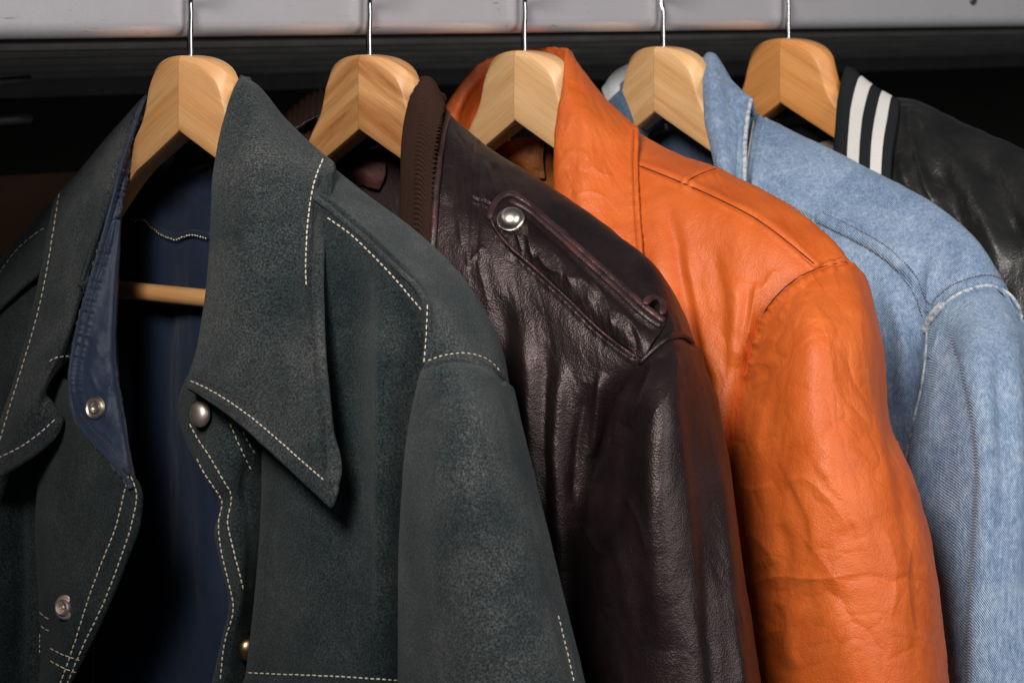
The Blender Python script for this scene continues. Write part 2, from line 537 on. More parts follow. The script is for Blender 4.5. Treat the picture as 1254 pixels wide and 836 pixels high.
m_suede = suede('suede_dark_green_grey', 1.0)
m_suede_d = suede('suede_body_nap_and_shade', .66, (.86, 1., 1.04))  # same suede, darker and tealer: body's nap plus its shade put into the colour
m_blue = cloth('navy_nylon_lining', (.011, .020, .046), .6, .25, .25, .15)
m_blue_p = cloth('navy_quilted_facing', (.017, .029, .062), .55, .35, .5, .2)
m_thread_w = thread('cream_thread', (.80, .72, .58))
m_thread_d = thread('dark_thread', (.05, .03, .028))
m_thread_br = thread('brown_thread', (.16, .11, .08))
m_seam_o = thread('dark_orange_seam', (.13, .030, .006))
m_seam_b = thread('dark_brown_seam', (.010, .006, .006))
m_thread_o = thread('orange_thread', (.42, .11, .025))
m_brown = leather('oxblood_brown_leather', (.0100, .0062, .0067), (.0052, .0032, .0036), (.018, .011, .0118), (.36, .50), 950, .32, .5, 24, 0., (1., .80, .82))
m_piping = leather('plum_piping_leather', (.034, .015, .018), (.018, .008, .010), (.075, .024, .020), (.34, .5), 1000, .6, .5, 90)
m_orange = leather('orange_leather', (.575, .110, .017), (.50, .085, .011), (.64, .138, .025), (.42, .58), 1000, .7, .42, 22)
m_orange_in = leather('brown_orange_lining', (.20, .06, .014), (.10, .03, .008), (.3, .09, .02), (.4, .6), 700, 1., .4, 60)
m_denim = denim('washed_denim', 1.)
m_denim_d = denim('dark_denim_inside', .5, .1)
def wear_mat():
    m = M('worn_pale_denim_edge'); o = m.obj
    m.col(m.ramp(m.noise(o, 260, 5, .75, .5), [(.36, (.14, .20, .30)), (.52, (.46, .50, .54)), (.68, (.74, .74, .74))]))
    m.set(Roughness=.95, Specular_IOR_Level=.1); m.bump(m.noise(o, 700, 4, .7), .0012, .9)
    return m.m
m_wear = wear_mat()
m_white = cloth('off_white_collar_edge', (.50, .52, .54), .95, .1, .3, .1, 200)
m_knit_b = knit('brown_rib_knit', (.026, .0125, .009), (.066, .036, .026))
m_black = leather('black_satin_leather', (.014, .014, .014), (.009, .009, .009), (.021, .021, .020), (.34, .44), 700, .22, .5, 30)
m_fur = cloth('dark_brown_lining', (.020, .010, .010), .8, .2, .9, .2, 90)
m_lab = leather('reddish_leather_label', (.07, .022, .018), (.035, .011, .010), (.11, .035, .03), (.6, .8), 600, 1., .4, 80)
m_chrome = metal('polished_hook_steel', (.52, .52, .52), .08)
m_nickel = metal('aged_nickel_snap', (.78, .70, .62), .27)
m_snapw = metal('dull_nickel_snap', (.88, .76, .68), .42)
m_gold = metal('bronze_button', (.45, .30, .16), .22)
m_tape = cloth('black_trim', (.010, .011, .014), .8, .2, .4, .1)

def stripe_mat():
    m = M('black_and_white_rib_knit'); u = m.uv('span'); q = m.uv('metric')
    sx = m.n('ShaderNodeSeparateXYZ'); m.l(u, sx.inputs[0])
    f = m.noise(q, 1500, 3, .7)
    x = m.math('ADD', sx.outputs[0], m.math('MULTIPLY', m.math('SUBTRACT', f, .5), .012))
    bk, wh = (.016, .018, .020), (.66, .64, .62)
    c = m.ramp(x, [(0., bk), (.485, wh), (.62, bk), (.765, wh), (.90, bk)], 'CONSTANT')
    m.col(m.mix(1., c, m.ramp(f, [(.3, .7), (.6, 1.05)]), 'MULTIPLY'))
    m.set(Roughness=.95, Specular_IOR_Level=.1); m.bump(f, .0005, .5)
    return m.m
m_stripe = stripe_mat()

# ------------------------------------------------------------------ hangers
def arm_mesh(name, sgn):
    # stations: bottom (u,z), top (u,z), thickness, top chamfer
    S = [(.0001, -.0450, .0001, .0000, .0190, .0030),
         (.0055, -.0481, .0070, -.0005, .0188, .0032),
         (.0100, -.0507, .0155, -.0018, .0185, .0040),
         (.0145, -.0532, .0234, -.0042, .0182, .0058),
         (.0185, -.0555, .0300, -.0078, .0180, .0078),
         (.0215, -.0572, .0338, -.0122, .0178, .0092),
         (.0255, -.0594, .0358, -.0185, .0176, .0098),
         (.0305, -.0622, .0378, -.0260, .0174, .0094),
         (.0370, -.0658, .0418, -.0355, .0172, .0084),
         (.0460, -.0708, .0490, -.0455, .0172, .0072),
         (.0600, -.0800, .0625, -.0610, .0150, .0060),
         (.0850, -.0985, .0880, -.0820, .0135, .0055),
         (.1080, -.1160, .1110, -.1020, .0130, .0050),
         (.1280, -.1340, .1330, -.1200, .0130, .0050),
         (.1440, -.1470, .1500, -.1350, .0130, .0050),
         (.1490, -.1490, .1540, -.1400, .0100, .0040)]
    S = np.array(S)
    d = np.concatenate([[0], np.cumsum(np.linalg.norm(np.diff(S[:, :2], axis=0), axis=1)+.3*np.linalg.norm(np.diff(S[:, 2:4], axis=0), axis=1))])
    S = hermite(S, d, np.linspace(0, d[-1], 70))
    V = []; UV = []
    th = math.atan(.566)
    for (bu, bz, tu, tz, t, ct) in S:
        B = np.array([bu, bz]); T = np.array([tu, tz]); ax = T-B; L = np.linalg.norm(ax); ax /= L
        cb = .0022; h = t/2; dv = min(.0075, ct*.62)
        sec = []
        for k in range(9): sec.append((cb+(L-ct-cb)*k/8, -h))
        sec += [(L-ct*.94, -h+dv*.03), (L-ct*.5, -h+dv*.5), (L-ct*.06, -h+dv*.97), (L, -h+dv*1.25)]
        sec += [(L, h-dv*1.25), (L-ct*.06, h-dv*.97), (L-ct*.5, h-dv*.5), (L-ct, h)]
        sec += [(cb, h), (cb*.3, h-.0007), (0, h-.0022), (0, -h+.0022), (cb*.3, -h+.0007)]
        for s, v in sec:
            p = B+ax*s
            V.append((sgn*p[0], v + .12*p[0] + .17*max(0, p[0]-.045), p[1]))
            UV.append((p[0]*math.cos(th)-p[1]*math.sin(th) + (3 if sgn < 0 else 0), p[0]*math.sin(th)+p[1]*math.cos(th) + v*.6))
    k = len(sec); Fc = []
    for i in range(len(S)-1):
        for g in range(k):
            g2 = (g+1) % k
            q = [i*k+g, i*k+g2, (i+1)*k+g2, (i+1)*k+g]
            Fc.append(q[::-1] if sgn > 0 else q)
    e = [(len(S)-1)*k+g for g in range(k)]
    Fc.append(e if sgn < 0 else e[::-1])
    me = raw_mesh(name, np.array(V), Fc, True, np.array(UV))
    me.set_sharp_from_angle(angle=math.radians(28))
    return me

def hook_mesh(bend):
    pts = [(0, -.02), (0, .0), (-.0002, .014), (bend*.2, .024), (bend, .034), (.0060, .040), (.0125, .048), (.0150, .058),
           (.0125, .070), (.005, .0795), (-.008, .084), (-.021, .082), (-.030, .075), (-.0335, .065), (-.0325, .054)]
    P = curve2([(a*1000, b*1000) for a, b in pts], .9)/1000
    P3 = np.stack([P[:, 0], np.zeros(len(P)), P[:, 1]], -1)
    N = np.tile(np.array([0, -1., 0]), (len(P), 1))
    V, Fc = tube_path(P3, N, .0019, 16)
    return raw_mesh('hook', V, Fc)

def dowel_mesh():
    P = np.stack([np.linspace(-.141, .141, 41), np.full(41, .030), np.full(41, -.1480)], -1)
    N = np.tile(np.array([0, -1., 0]), (41, 1))
    V, Fc = tube_path(P, N, .0055, 24)
    uv = np.stack([V[:, 0], V[:, 2]+V[:, 1]], -1)
    me = raw_mesh('trouser_bar', V, Fc, True, uv); me.set_sharp_from_angle(angle=math.radians(40)); return me

WOODS = [wood('honey_wood', (.70, .365, .150), (.62, .295, .108), (.76, .44, .205), 1.),
         wood('streaked_wood', (.64, .325, .130), (.30, .100, .026), (.72, .40, .175), 5.3),
         wood('pale_wood', (.70, .42, .205), (.64, .36, .158), (.76, .49, .26), 9.2),
         wood('blond_wood', (.72, .43, .20), (.60, .315, .125), (.78, .50, .255), 13.7),
         wood('amber_wood', (.66, .285, .085), (.58, .225, .060), (.72, .345, .115), 18.1)]
HL = ['honey coloured wooden hanger inside the dark grey suede jacket, with its trouser bar showing',
      'wooden hanger with dark brown streaks inside the brown leather jacket with the knitted collar',
      'pale plain wooden hanger inside the orange leather jacket',
      'blond wooden hanger with a brown chevron of grain inside the blue denim jacket',
      'amber wooden hanger at the far right inside the black jacket with the striped collar']
HP = [(233, 68, 1.0, 0, .0003), (452, 67, 1.05, 1.0, .0006), (642, 62, 1.04, -2.5, .0006), (812, 57, 1.03, -4, -.002), (965, 47, 1.07, -1, -.0006)]
proto = None
for i, (px, py, scl, rz, bend) in enumerate(HP):
    cx, cy = centre(i)
    loc = W(px, py, cy)
    loc[0] = (px-CX)*cy/F
    h = bpy.data.objects.new('coat_hanger', None); C.objects.link(h)
    h.location = loc; h.rotation_euler = (0, 0, math.atan2(S2[1], S2[0]) + math.radians(rz)); h.scale = (scl,)*3
    h['label'] = HL[i]; h['category'] = 'coat hanger'; h['group'] = 'wooden hangers along the rail'
    if i == 0:
        proto = [('arm', arm_mesh('arm', -1)), ('arm', arm_mesh('arm', 1)), ('trouser_bar', dowel_mesh())]
        kids = [link(n, me, h, WOODS[0]) for n, me in proto]
        for k in kids: k.material_slots[0].link = 'OBJECT'; k.material_slots[0].material = WOODS[0]
    else:
        for k0 in kids:
            k = k0.copy(); C.objects.link(k); k.parent = h
            k.material_slots[0].link = 'OBJECT'; k.material_slots[0].material = WOODS[i]
    link('hook', hook_mesh(bend), h, m_chrome)

# ------------------------------------------------------------------ rail beam and the dark place behind
def beam():
    m = M('scuffed_grey_painted_steel'); o = m.obj
    c = m.mix(m.noise(o, 9, 4, .6), (.59, .575, .61), (.68, .66, .70))
    sc1 = m.ramp(m.noise(m.mapping(o, (1, 1, 2.2)), 55, 6, .75, 1.5), [(.64, 0.), (.70, 1.)])
    sc2 = m.ramp(m.noise(m.mapping(o, (.25, .25, 3.)), 120, 4, .7, .5), [(.66, 0.), (.71, 1.)])
    c = m.mix(m.math('MULTIPLY', m.math('MAXIMUM', sc1, sc2), .6), c, (.20, .18, .18))
    m.col(c); m.set(Metallic=.40, Roughness=m.math('ADD', .24, m.math('MULTIPLY', m.noise(o, 40, 4, .6), .14)), Specular_IOR_Level=.6)
    m.bump(m.noise(o, 160, 3, .6), .0006, .2)
    t = thing('clothes_rail', 'scuffed pale grey metal beam the hangers hook over, across the top', 'clothes rail', tuple(W(627, 0, 1.95)))
    o0 = origin_of(t)
    # rounded box section in (a = across, towards the camera, z)
    zb, zt, a0, a1, r = -.0225, .045, -.0285, -.0048, .0098
    sec = []
    for (ca, cz, st) in ((a1-r, zb+r, -90), (a1-r, zt-r, 0), (a0+r, zt-r, 90), (a0+r, zb+r, 180)):
        for k in range(9):
            th = math.radians(st+90*k/8); sec.append((ca+r*math.cos(th), cz+r*math.sin(th)))
    V = []; Fc = []; n = len(sec); L = np.linspace(-.55, 1.6, 60)
    for l in L:
        for a, z in sec:
            q = np.array([HX, HY]) + R2*l + S2*a
            V.append((q[0], q[1], CAMZ+z))
    for i in range(len(L)-1):
        for g in range(n):
            g2 = (g+1) % n
            Fc.append([i*n+g, (i+1)*n+g, (i+1)*n+g2, i*n+g2])
    Fc.append(list(range(n))); Fc.append([(len(L)-1)*n+g for g in range(n-1, -1, -1)])
    b = link('beam', raw_mesh('beam', np.array(V)-o0, Fc), t, m.m)
    # screw head near the right end
    sm = Surf(); pp = np.array([(HX), (HY)])
    # intersect ray with the front face
    px, py = 1191, -1
    k = (px-CX)/F; base = pp + S2*a1
    l = (k*base[1]-base[0])/(R2[0]-k*R2[1]); q = base + R2*l
    P = np.array([q[0], q[1], CAMZ-py*q[1]/F]); nrm = np.array([S2[0], S2[1], 0])
    sm.vis = np.array([[px, py]]); sm.vp = P[None]; sm.vn = nrm[None]
    lathe_on(sm, (px, py), [(.0052, 0), (.0052, .0006), (.0045, .0013), (.0020, .0017), (.0004, .0016)], metal('screw_head', (.33, .33, .31), .35), 'screw', t)
beam()

def box(name, parent, mat, p, sz, axes=None, bev=.003):
    import bmesh
    bm = bmesh.new(); bmesh.ops.create_cube(bm, size=1)
    for v in bm.verts: v.co = Vector((v.co.x*sz[0], v.co.y*sz[1], v.co.z*sz[2]))
    bmesh.ops.bevel(bm, geom=bm.edges[:], offset=bev, segments=2, affect='EDGES', profile=.7)
    me = bpy.data.meshes.new(name); bm.to_mesh(me); bm.free()
    o = link(name, me, parent, mat); o.location = p
    o.rotation_euler = (0, 0, math.atan2(R2[1], R2[0]))
    return o

def along(l, a, z):
    q = np.array([HX, HY]) + R2*l + S2*a
    return (q[0], q[1], CAMZ+z)
wall = box('back_wall', None, plain('near_black_panel', (.016, .015, .013), .9, .1, .3, 6), along(.9, -.75, -.4), (4.6, .05, 2.4)); wall['kind'] = 'structure'
m_slat = plain('dark_grey_slats', (.075, .074, .072), .6, .3, .6, 14)
sh = thing('slatted_shelf', 'dark grey slatted shelf out of focus below the metal beam', 'shelf', along(.5, -.5, -.05))
for a, z, w in ((-.40, -.0345, .005), (-.47, -.0420, .005), (-.54, -.0495, .006), (-.61, -.0570, .006), (-.68, -.0645, .007)):
    q = np.array(along(.7, a, z)) - np.array(sh.location)
    box('slat', sh, m_slat, tuple(q), (3.4, .050, w), bev=.0015)
q = np.array(along(.7, -.716, -.074)) - np.array(sh.location)
box('back_rail', sh, m_slat, tuple(q), (3.4, .02, .022), bev=.002)
wr = thing('wire_rack', 'two blurred grey wire bars in the dark at the left edge', 'rack', tuple(W(-20, 120, 2.35)))
mw = metal('dull_wire', (.28, .28, .28), .4)
for y0, y1, w in ((106, 97, .0035), (148, 145, .0040)):
    P = np.linspace(W(-190, y0+14, 2.22), W(36, y1, 2.36), 12); V, Fc = tube_path(P, np.tile([0, 0, 1.], (12, 1)), w)
    link('wire_bar', raw_mesh('wire_bar', V-origin_of(wr), Fc), wr, mw)
pb = box('wooden_board', None, plain('brown_board', (.060, .034, .016), .8, .2, .4, 10), tuple(W(-40, 330, 2.46)), (.40, .02, .155))
pb['label'] = 'blurred brown wooden board standing in the dark behind the suede jacket'; pb['category'] = 'board'

# ------------------------------------------------------------------ jacket 1: suede
def jacket_root(i, label):
    cx, cy = centre(i)
    return thing('jacket', label, 'jacket', (cx, cy, CAMZ-.62), 'jackets hanging along the rail')

def ext(r, dy, k=1.0, df=0.):
    return [(x + (x2-x)*k, y+dy, f+df) for (x, y, f), (x2, _, _) in zip(r, r)]

j1 = jacket_root(0, 'dark grey-green suede jacket with cream stitching and a big pointed collar, hanging open')
SN = [(.0007, 14, 11), (.00022, 60, 55)]
# right collar wing
cr = patch('collar', j1, m_suede, 0, [
    [(322, 130, -.045), (305, 106, -.036), (330, 138, -.044), (362, 176, -.046), (392, 208, -.044), (416, 236, -.038)],
    [(305, 118, -.022), (293, 97, -.010), (314, 103, -.018), (347, 141, -.025), (378, 172, -.025), (409, 199, -.020)],
    [(290, 160, -.012), (273, 150, .008), (302, 158, .012), (337, 182, .008), (371, 208, .002), (405, 236, -.004)],
    [(279, 215, .0), (262, 212, .022), (292, 225, .029), (332, 245, .026), (368, 262, .018), (398, 285, .014)],
    [(274, 290, .012), (257, 296, .034), (287, 310, .043), (326, 325, .040), (362, 340, .032), (392, 352, .034)],
    [(266, 370, .022), (250, 372, .044), (281, 388, .053), (322, 408, .052), (365, 425, .050), (397, 434, .050)],
    [(254, 430, .032), (239, 434, .052), (272, 452, .061), (320, 485, .062), (370, 512, .064), (407, 520, .063)],
    [(244, 458, .036), (232, 458, .056), (270, 480, .065), (320, 518, .068), (371, 556, .071), (413, 580, .069)],
    [(240, 480, .038), (229, 474, .057), (268, 499, .066), (318, 538, .073), (364, 582, .074), (403, 619, .073)]],
    sp=1.5, thick=.0032, noise=SN, folds=[
    ('g', [(404, 205), (397, 240), (391, 290), (386, 345), (390, 405), (396, 460), (405, 525), (406, 590)], 3.2, .0024, {'taper': (.02, .0)}),
    ('g', [(396, 208), (389, 240), (383, 290), (378, 345), (382, 405), (388, 465), (396, 530), (397, 580)], 2.4, -.0030, {'taper': (.03, .02)}),
    ('g', [(232, 463), (275, 482), (330, 522), (372, 560), (398, 590)], 3.0, -.0008, {'taper': (.02, .02)}),
    ('g', [(231, 472), (272, 492), (325, 532), (368, 572), (396, 602)], 3.4, .0008, {'taper': (.02, .02)}),
    ('g', [(285, 180), (290, 300), (282, 420)], 30, .0015), ('g', [(345, 200), (340, 300), (355, 420)], 26, -.0014)])
stitches(cr, [(396, 194), (385, 222), (378, 262), (375, 305), (375, 350)], m_thread_w, 7.0, .72, .00046)
stitches(cr, [(233, 466), (262, 480), (297, 503), (332, 531), (367, 562), (397, 588)], m_thread_w, 6.2, .68, .00040)
# yoke over the right shoulder
yk = patch('yoke', j1, m_suede, 0, [
    [(420, 222, -.054), (480, 266, -.058), (530, 304, -.058), (575, 350, -.058), (608, 408, -.056), (624, 476, -.048)],
    [(400, 200, -.030), (455, 243, -.035), (505, 281, -.038), (547, 320, -.038), (586, 376, -.035), (613, 457, -.028)],
    [(392, 222, -.008), (450, 265, -.009), (497, 304, -.009), (533, 340, -.008), (562, 388, -.004), (576, 440, .006)],
    [(385, 240, .010), (440, 284, .014), (482, 323, .018), (510, 351, .020), (524, 384, .023), (520, 444, .030)]],
    sp=1.5, thick=.0025, noise=SN, folds=[
    ('g', [(400, 246), (440, 277), (480, 314), (508, 343), (523, 372), (519, 430)], 3.5, .0010, {'taper': (.02, .1)}),
    ('g', [(400, 236), (440, 266), (480, 302), (512, 335), (530, 366), (530, 425)], 4.0, -.0008, {'taper': (.02, .1)})])
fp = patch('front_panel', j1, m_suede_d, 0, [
    [(318, 232, -.022), (300, 230, -.002), (350, 236, .002), (395, 240, .007), (436, 274, .012), (477, 313, .016), (506, 343, .018), (521, 382, .020)],
    [(340, 330, .0), (318, 320, .022), (350, 330, .026), (392, 335, .022), (432, 340, .018), (470, 355, .022), (500, 380, .019), (524, 420, .014)],
    [(345, 430, .012), (320, 425, .034), (352, 430, .038), (393, 430, .030), (430, 430, .026), (466, 435, .036), (500, 450, .026), (528, 480, .012)],
    [(345, 540, .014), (321, 535, .038), (353, 535, .044), (394, 535, .040), (430, 535, .036), (465, 540, .044), (496, 550, .032), (524, 570, .010)],
    [(343, 650, .016), (318, 648, .040), (350, 648, .049), (390, 648, .049), (430, 650, .046), (463, 650, .046), (491, 660, .034), (518, 675, .010)],
    [(336, 760, .018), (309, 757, .042), (343, 757, .051), (388, 758, .054), (430, 760, .052), (466, 762, .048), (490, 770, .036), (515, 780, .010)],
    [(328, 850, .018), (299, 850, .043), (338, 850, .052), (385, 850, .056), (430, 850, .055), (468, 852, .050), (490, 860, .037), (515, 870, .010)],
    [(320, 980, .018), (292, 980, .043), (332, 980, .052), (385, 980, .056), (430, 980, .055), (468, 980, .050), (490, 980, .037), (515, 980, .010)]],
    sp=1.7, thick=.0025, noise=SN, folds=[
    ('a', [(462, 380), (465, 460), (464, 560), (466, 680), (462, 780)], 13, .0030),
    ('g', [(445, 330), (442, 440), (440, 560), (444, 660)], 14, -.0030),
    ('g', [(404, 258), (442, 286), (482, 322), (510, 354), (524, 380)], 3, -.001, {'taper': (.02, .1)}),
    ('s', [(300, 829), (360, 832), (420, 836), (490, 839)], 1.8, .0010, {'L': 30, 'taper': (0, 0)}),
    ('g', [(365, 640), (372, 720), (362, 800)], 22, .0016), ('g', [(335, 600), (326, 720), (318, 800)], 9, -.001)])
stitches(yk, [(523, 372), (522, 400), (519, 445)], m_thread_w, 8.5, .62, .00036)
stitches(fp, [(400, 266), (427, 285), (461, 317), (495, 354), (517, 380)], m_thread_w, 7.0, .66, .00046)
stitches(fp, [(303, 823), (345, 825), (400, 827), (450, 830), (488, 833)], m_thread_w, 7.2, .64, .00040)
# right sleeve
sl = patch('sleeve', j1, m_suede, 0, [
    [(537, 470, -.020), (517, 449, .030), (542, 440, .032), (573, 439, .012), (599, 447, -.010), (617, 464, -.030), (630, 478, -.052), (600, 492, -.070)],
    [(525, 540, -.020), (501, 520, .036), (532, 508, .048), (570, 503, .044), (604, 505, .024), (631, 517, -.015), (641, 532, -.050), (600, 545, -.070)],
    [(520, 610, -.020), (492, 600, .037), (526, 595, .055), (571, 590, .055), (616, 590, .034), (651, 597, -.010), (661, 612, -.050), (610, 622, -.070)],
    [(520, 710, -.020), (487, 700, .037), (525, 700, .058), (575, 700, .060), (630, 700, .040), (675, 703, -.006), (686, 715, -.050), (625, 725, -.070)],
    [(520, 810, -.020), (486, 800, .037), (528, 800, .058), (582, 800, .062), (645, 800, .042), (698, 803, -.004), (710, 815, -.050), (640, 825, -.070)],
    [(520, 980, -.020), (484, 980, .037), (530, 980, .058), (590, 980, .062), (665, 980, .044), (735, 980, -.002), (750, 985, -.050), (670, 990, -.070)]],
    sp=1.6, thick=.0025, noise=SN, folds=[
    ('g', [(516, 452), (545, 443), (575, 442), (600, 450), (617, 467)], 3.0, -.0012, {'taper': (0, 0)}),
    ('g', [(512, 466), (545, 455), (575, 454), (606, 466)], 6, .0010, {'taper': (.1, .1)}),
    ('g', [(560, 470), (545, 600), (535, 760)], 22, .0016), ('g', [(530, 480), (512, 600), (508, 760)], 12, -.0014),
    ('g', [(600, 480), (630, 620), (662, 790)], 16, .0014), ('g', [(660, 660), (685, 760), (700, 830)], 6, -.0012)])
stitches(sl, [(683, 752), (691, 785), (702, 832), (706, 850)], m_thread_w, 8.0, .62, .00036)
stitches(yk, [(523, 442), (548, 434), (576, 433), (600, 442), (612, 455)], m_thread_w, 7.0, .55, .00030)
# front band with the snap buttons on the right front
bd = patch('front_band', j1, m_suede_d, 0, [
    [(250, 455, .006), (232, 462, .034), (258, 465, .040), (290, 465, .036), (330, 465, .022)],
    [(238, 500, .008), (221, 502, .034), (252, 505, .041), (288, 508, .038), (330, 510, .022)],
    [(244, 532, .008), (228, 532, .036), (258, 530, .043), (290, 530, .039), (330, 530, .022)],
    [(256, 562, .010), (241, 563, .041), (268, 560, .046), (296, 558, .038), (330, 556, .018)],
    [(268, 585, .010), (254, 587, .043), (280, 585, .044), (300, 583, .034), (330, 580, .016)],
    [(288, 617, .010), (271, 620, .036), (288, 618, .038), (302, 617, .034), (330, 612, .016)],
    [(282, 648, .012), (264, 650, .043), (284, 646, .046), (303, 645, .038), (330, 640, .016)],
    [(288, 684, .012), (270, 686, .044), (289, 684, .048), (305, 683, .040), (330, 680, .016)],
    [(298, 735, .012), (281, 738, .042), (293, 736, .044), (304, 735, .036), (328, 732, .014)],
    [(292, 786, .012), (270, 790, .040), (284, 788, .040), (300, 786, .030), (322, 782, .012)],
    [(282, 836, .012), (259, 838, .040), (276, 838, .040), (294, 836, .030), (314, 832, .012)],
    [(276, 980, .012), (250, 980, .040), (268, 980, .040), (288, 980, .030), (310, 980, .012)]],
    sp=1.5, thick=.0030, noise=[(.0006, 30, 25), (.0002, 80, 80)], folds=[
    ('g', [(224, 505), (232, 532), (246, 565), (258, 588), (275, 620), (268, 650), (274, 686), (285, 738), (276, 785), (266, 830)], 3, .0007, {'taper': (.05, .05)}),
    ('g', [(296, 520), (306, 560), (300, 600), (308, 650), (306, 720)], 6, -.0016)])
stitches(bd, [(232, 518), (243, 538), (258, 560), (272, 585), (283, 603), (279, 640), (285, 668), (293, 700), (298, 722)], m_thread_w, 7.4, .68, .00046)
stitches(bd, [(241, 560), (250, 578), (262, 596), (272, 613), (268, 640), (271, 672), (279, 708), (286, 742), (275, 788), (270, 832)], m_thread_w, 7.4, .68, .00046)
stitches(bd, [(281, 517), (290, 538), (300, 560), (308, 576)], m_thread_w, 8.0, .6, .00036)
stitches(bd, [(297, 527), (306, 545), (313, 556)], m_thread_w, 8.0, .6, .00036)
DOME = [(.0070, 0), (.0074, .0012), (.0073, .0024), (.0066, .0040), (.0050, .0053), (.0028, .0060), (.0006, .0062)]
lathe_on(bd, (254, 507), DOME, m_snapw, 'snap_button', j1, off=.0035)
lathe_on(bd, (297, 790), [(r*.98, h*1.2) for r, h in DOME], m_gold, 'snap_button', j1, tilt=(.35, -.8, .1), off=.004)
# left collar wing
cl = patch('collar', j1, m_suede, 0, [
    [(84, 250, -.045), (115, 216, -.05), (150, 178, -.05), (178, 150, -.045), (196, 128, -.036)],
    [(71, 237, -.014), (100, 206, -.016), (134, 164, -.016), (160, 135, -.014), (182, 112, -.012)],
    [(60, 272, .006), (85, 255, .011), (116, 224, .011), (142, 190, .009), (172, 147, -.008)],
    [(50, 330, .019), (76, 322, .026), (101, 306, .027), (121, 278, .025), (149, 208, .001)],
    [(33, 405, .032), (59, 396, .039), (82, 380, .040), (99, 352, .036), (125, 292, .016)],
    [(12, 480, .042), (38, 466, .049), (62, 448, .049), (78, 425, .045), (102, 378, .028)],
    [(-2, 520, .046), (26, 506, .053), (49, 482, .052), (62, 462, .047), (87, 440, .034)],
    [(-10, 545, .049), (18, 530, .055), (42, 508, .053), (54, 486, .048), (57, 458, .040)],
    [(-22, 592, .052), (5, 578, .057), (36, 558, .056), (60, 538, .052), (75, 512, .046)]],
    sp=1.6, thick=.0032, noise=SN, folds=[
    ('g', [(75, 240), (65, 300), (48, 375), (28, 450), (4, 530)], 3.2, -.0007, {'taper': (.02, 0)}),
    ('g', [(0, 555), (30, 540), (56, 520), (70, 506)], 3, -.0006, {'taper': (0, .05)}),
    ('g', [(120, 220), (100, 320), (70, 420)], 16, -.0012), ('g', [(150, 175), (128, 260), (100, 350)], 12, .0010)])
stitches(cl, [(73, 236), (66, 280), (60, 318), (46, 385), (28, 447), (8, 512), (0, 540)], m_thread_w, 8.2, .68, .00046)
stitches(cl, [(-4, 561), (22, 549), (48, 531), (68, 513)], m_thread_w, 7.8, .68, .00046)
stitches(cl, [(60, 443), (68, 438), (86, 436)], m_thread_w, 7.5, .66, .00044)
# left shoulder
ls = patch('yoke', j1, m_suede, 0, [
    [(-90, 420, -.060), (-20, 350, -.062), (30, 310, -.062), (70, 275, -.06), (120, 236, -.052)],
    [(-110, 406, -.030), (-40, 348, -.034), (5, 311, -.034), (38, 274, -.034), (88, 222, -.030)],
    [(-110, 440, -.004), (-40, 378, -.006), (0, 340, -.006), (36, 304, -.006), (88, 262, -.006)],
    [(-110, 470, .010), (-45, 420, .012), (-5, 380, .012), (34, 344, .010), (88, 310, .004)]],
    sp=2.0, thick=.0025, noise=SN, folds=[('g', [(62, 275), (22, 305), (-20, 348)], 3, -.001, {'taper': (.02, 0)})])
stitches(ls, [(55, 279), (40, 289), (20, 307), (0, 334), (-12, 350)], m_thread_w, 8.0, .68, .00046)
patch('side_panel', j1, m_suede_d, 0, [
    [(-90, 460, -.01), (-40, 400, .004), (0, 362, .004), (36, 330, .0), (88, 300, -.006)],
    [(-95, 540, .0), (-45, 500, .016), (0, 470, .018), (35, 440, .016), (80, 400, .010)],
    [(-95, 640, .0), (-45, 620, .014), (-5, 600, .026), (25, 590, .018), (75, 560, .012)],
    [(-95, 740, .0), (-45, 740, .012), (-5, 730, .030), (28, 720, .020), (70, 700, .010)],
    [(-95, 980, .0), (-45, 980, .012), (-5, 980, .032), (28, 980, .020), (70, 980, .010)]],
    sp=2.2, thick=.0025, noise=SN, folds=[('g', [(22, 560), (26, 700), (24, 830)], 7, -.003)])
# blue facing turned out along the left front
fc = patch('facing', j1, m_blue_p, 0, [
    [(181, 121, -.006), (183, 124, -.010), (183, 128, -.014), (178, 134, -.030)],
    [(165, 153, .004), (168, 160, .0), (171, 166, -.006), (163, 172, -.026)],
    [(151, 194, .010), (154, 203, .006), (157, 210, .0), (151, 216, -.022)],
    [(138, 244, .016), (144, 254, .012), (149, 262, .010), (146, 266, -.018)],
    [(122, 300, .025), (135, 310, .021), (146, 315, .016), (142, 320, -.014)],
    [(102, 366, .035), (122, 375, .031), (142, 378, .024), (137, 380, -.012)],
    [(89, 421, .041), (115, 428, .037), (141, 432, .029), (136, 434, -.008)],
    [(83, 466, .046), (112, 468, .042), (144, 472, .034), (136, 472, -.004)],
    [(92, 515, .048), (118, 514, .045), (150, 510, .037), (142, 508, .004)],
    [(122, 551, .050), (138, 549, .047), (157, 547, .041), (150, 547, .012)],
    [(161, 594, .051), (164, 592, .048), (167, 589, .040), (164, 588, .024)]],
    sp=1.2, thick=.0028, noise=[(.0006, 60, 45), (.0005, 50, 60, 'r')], folds=[
    ('v', [(171, 150), (157, 195), (144, 246), (128, 304), (112, 360), (104, 395), (95, 440), (92, 470), (99, 500)], 1.6, .0011, {'pucker': 1.2, 'pl': 5., 'taper': (0, .1)}),
    ('r', [(112, 455), (125, 480), (140, 470)], 3, .0010), ('r', [(140, 455), (133, 490), (130, 520)], 4, .0010), ('r', [(118, 420), (130, 440), (138, 430)], 4, .0009),
    ('r', [(110, 520), (128, 530), (140, 545)], 3, .0006), ('g', [(120, 400), (116, 440), (106, 470)], 6, .001)])
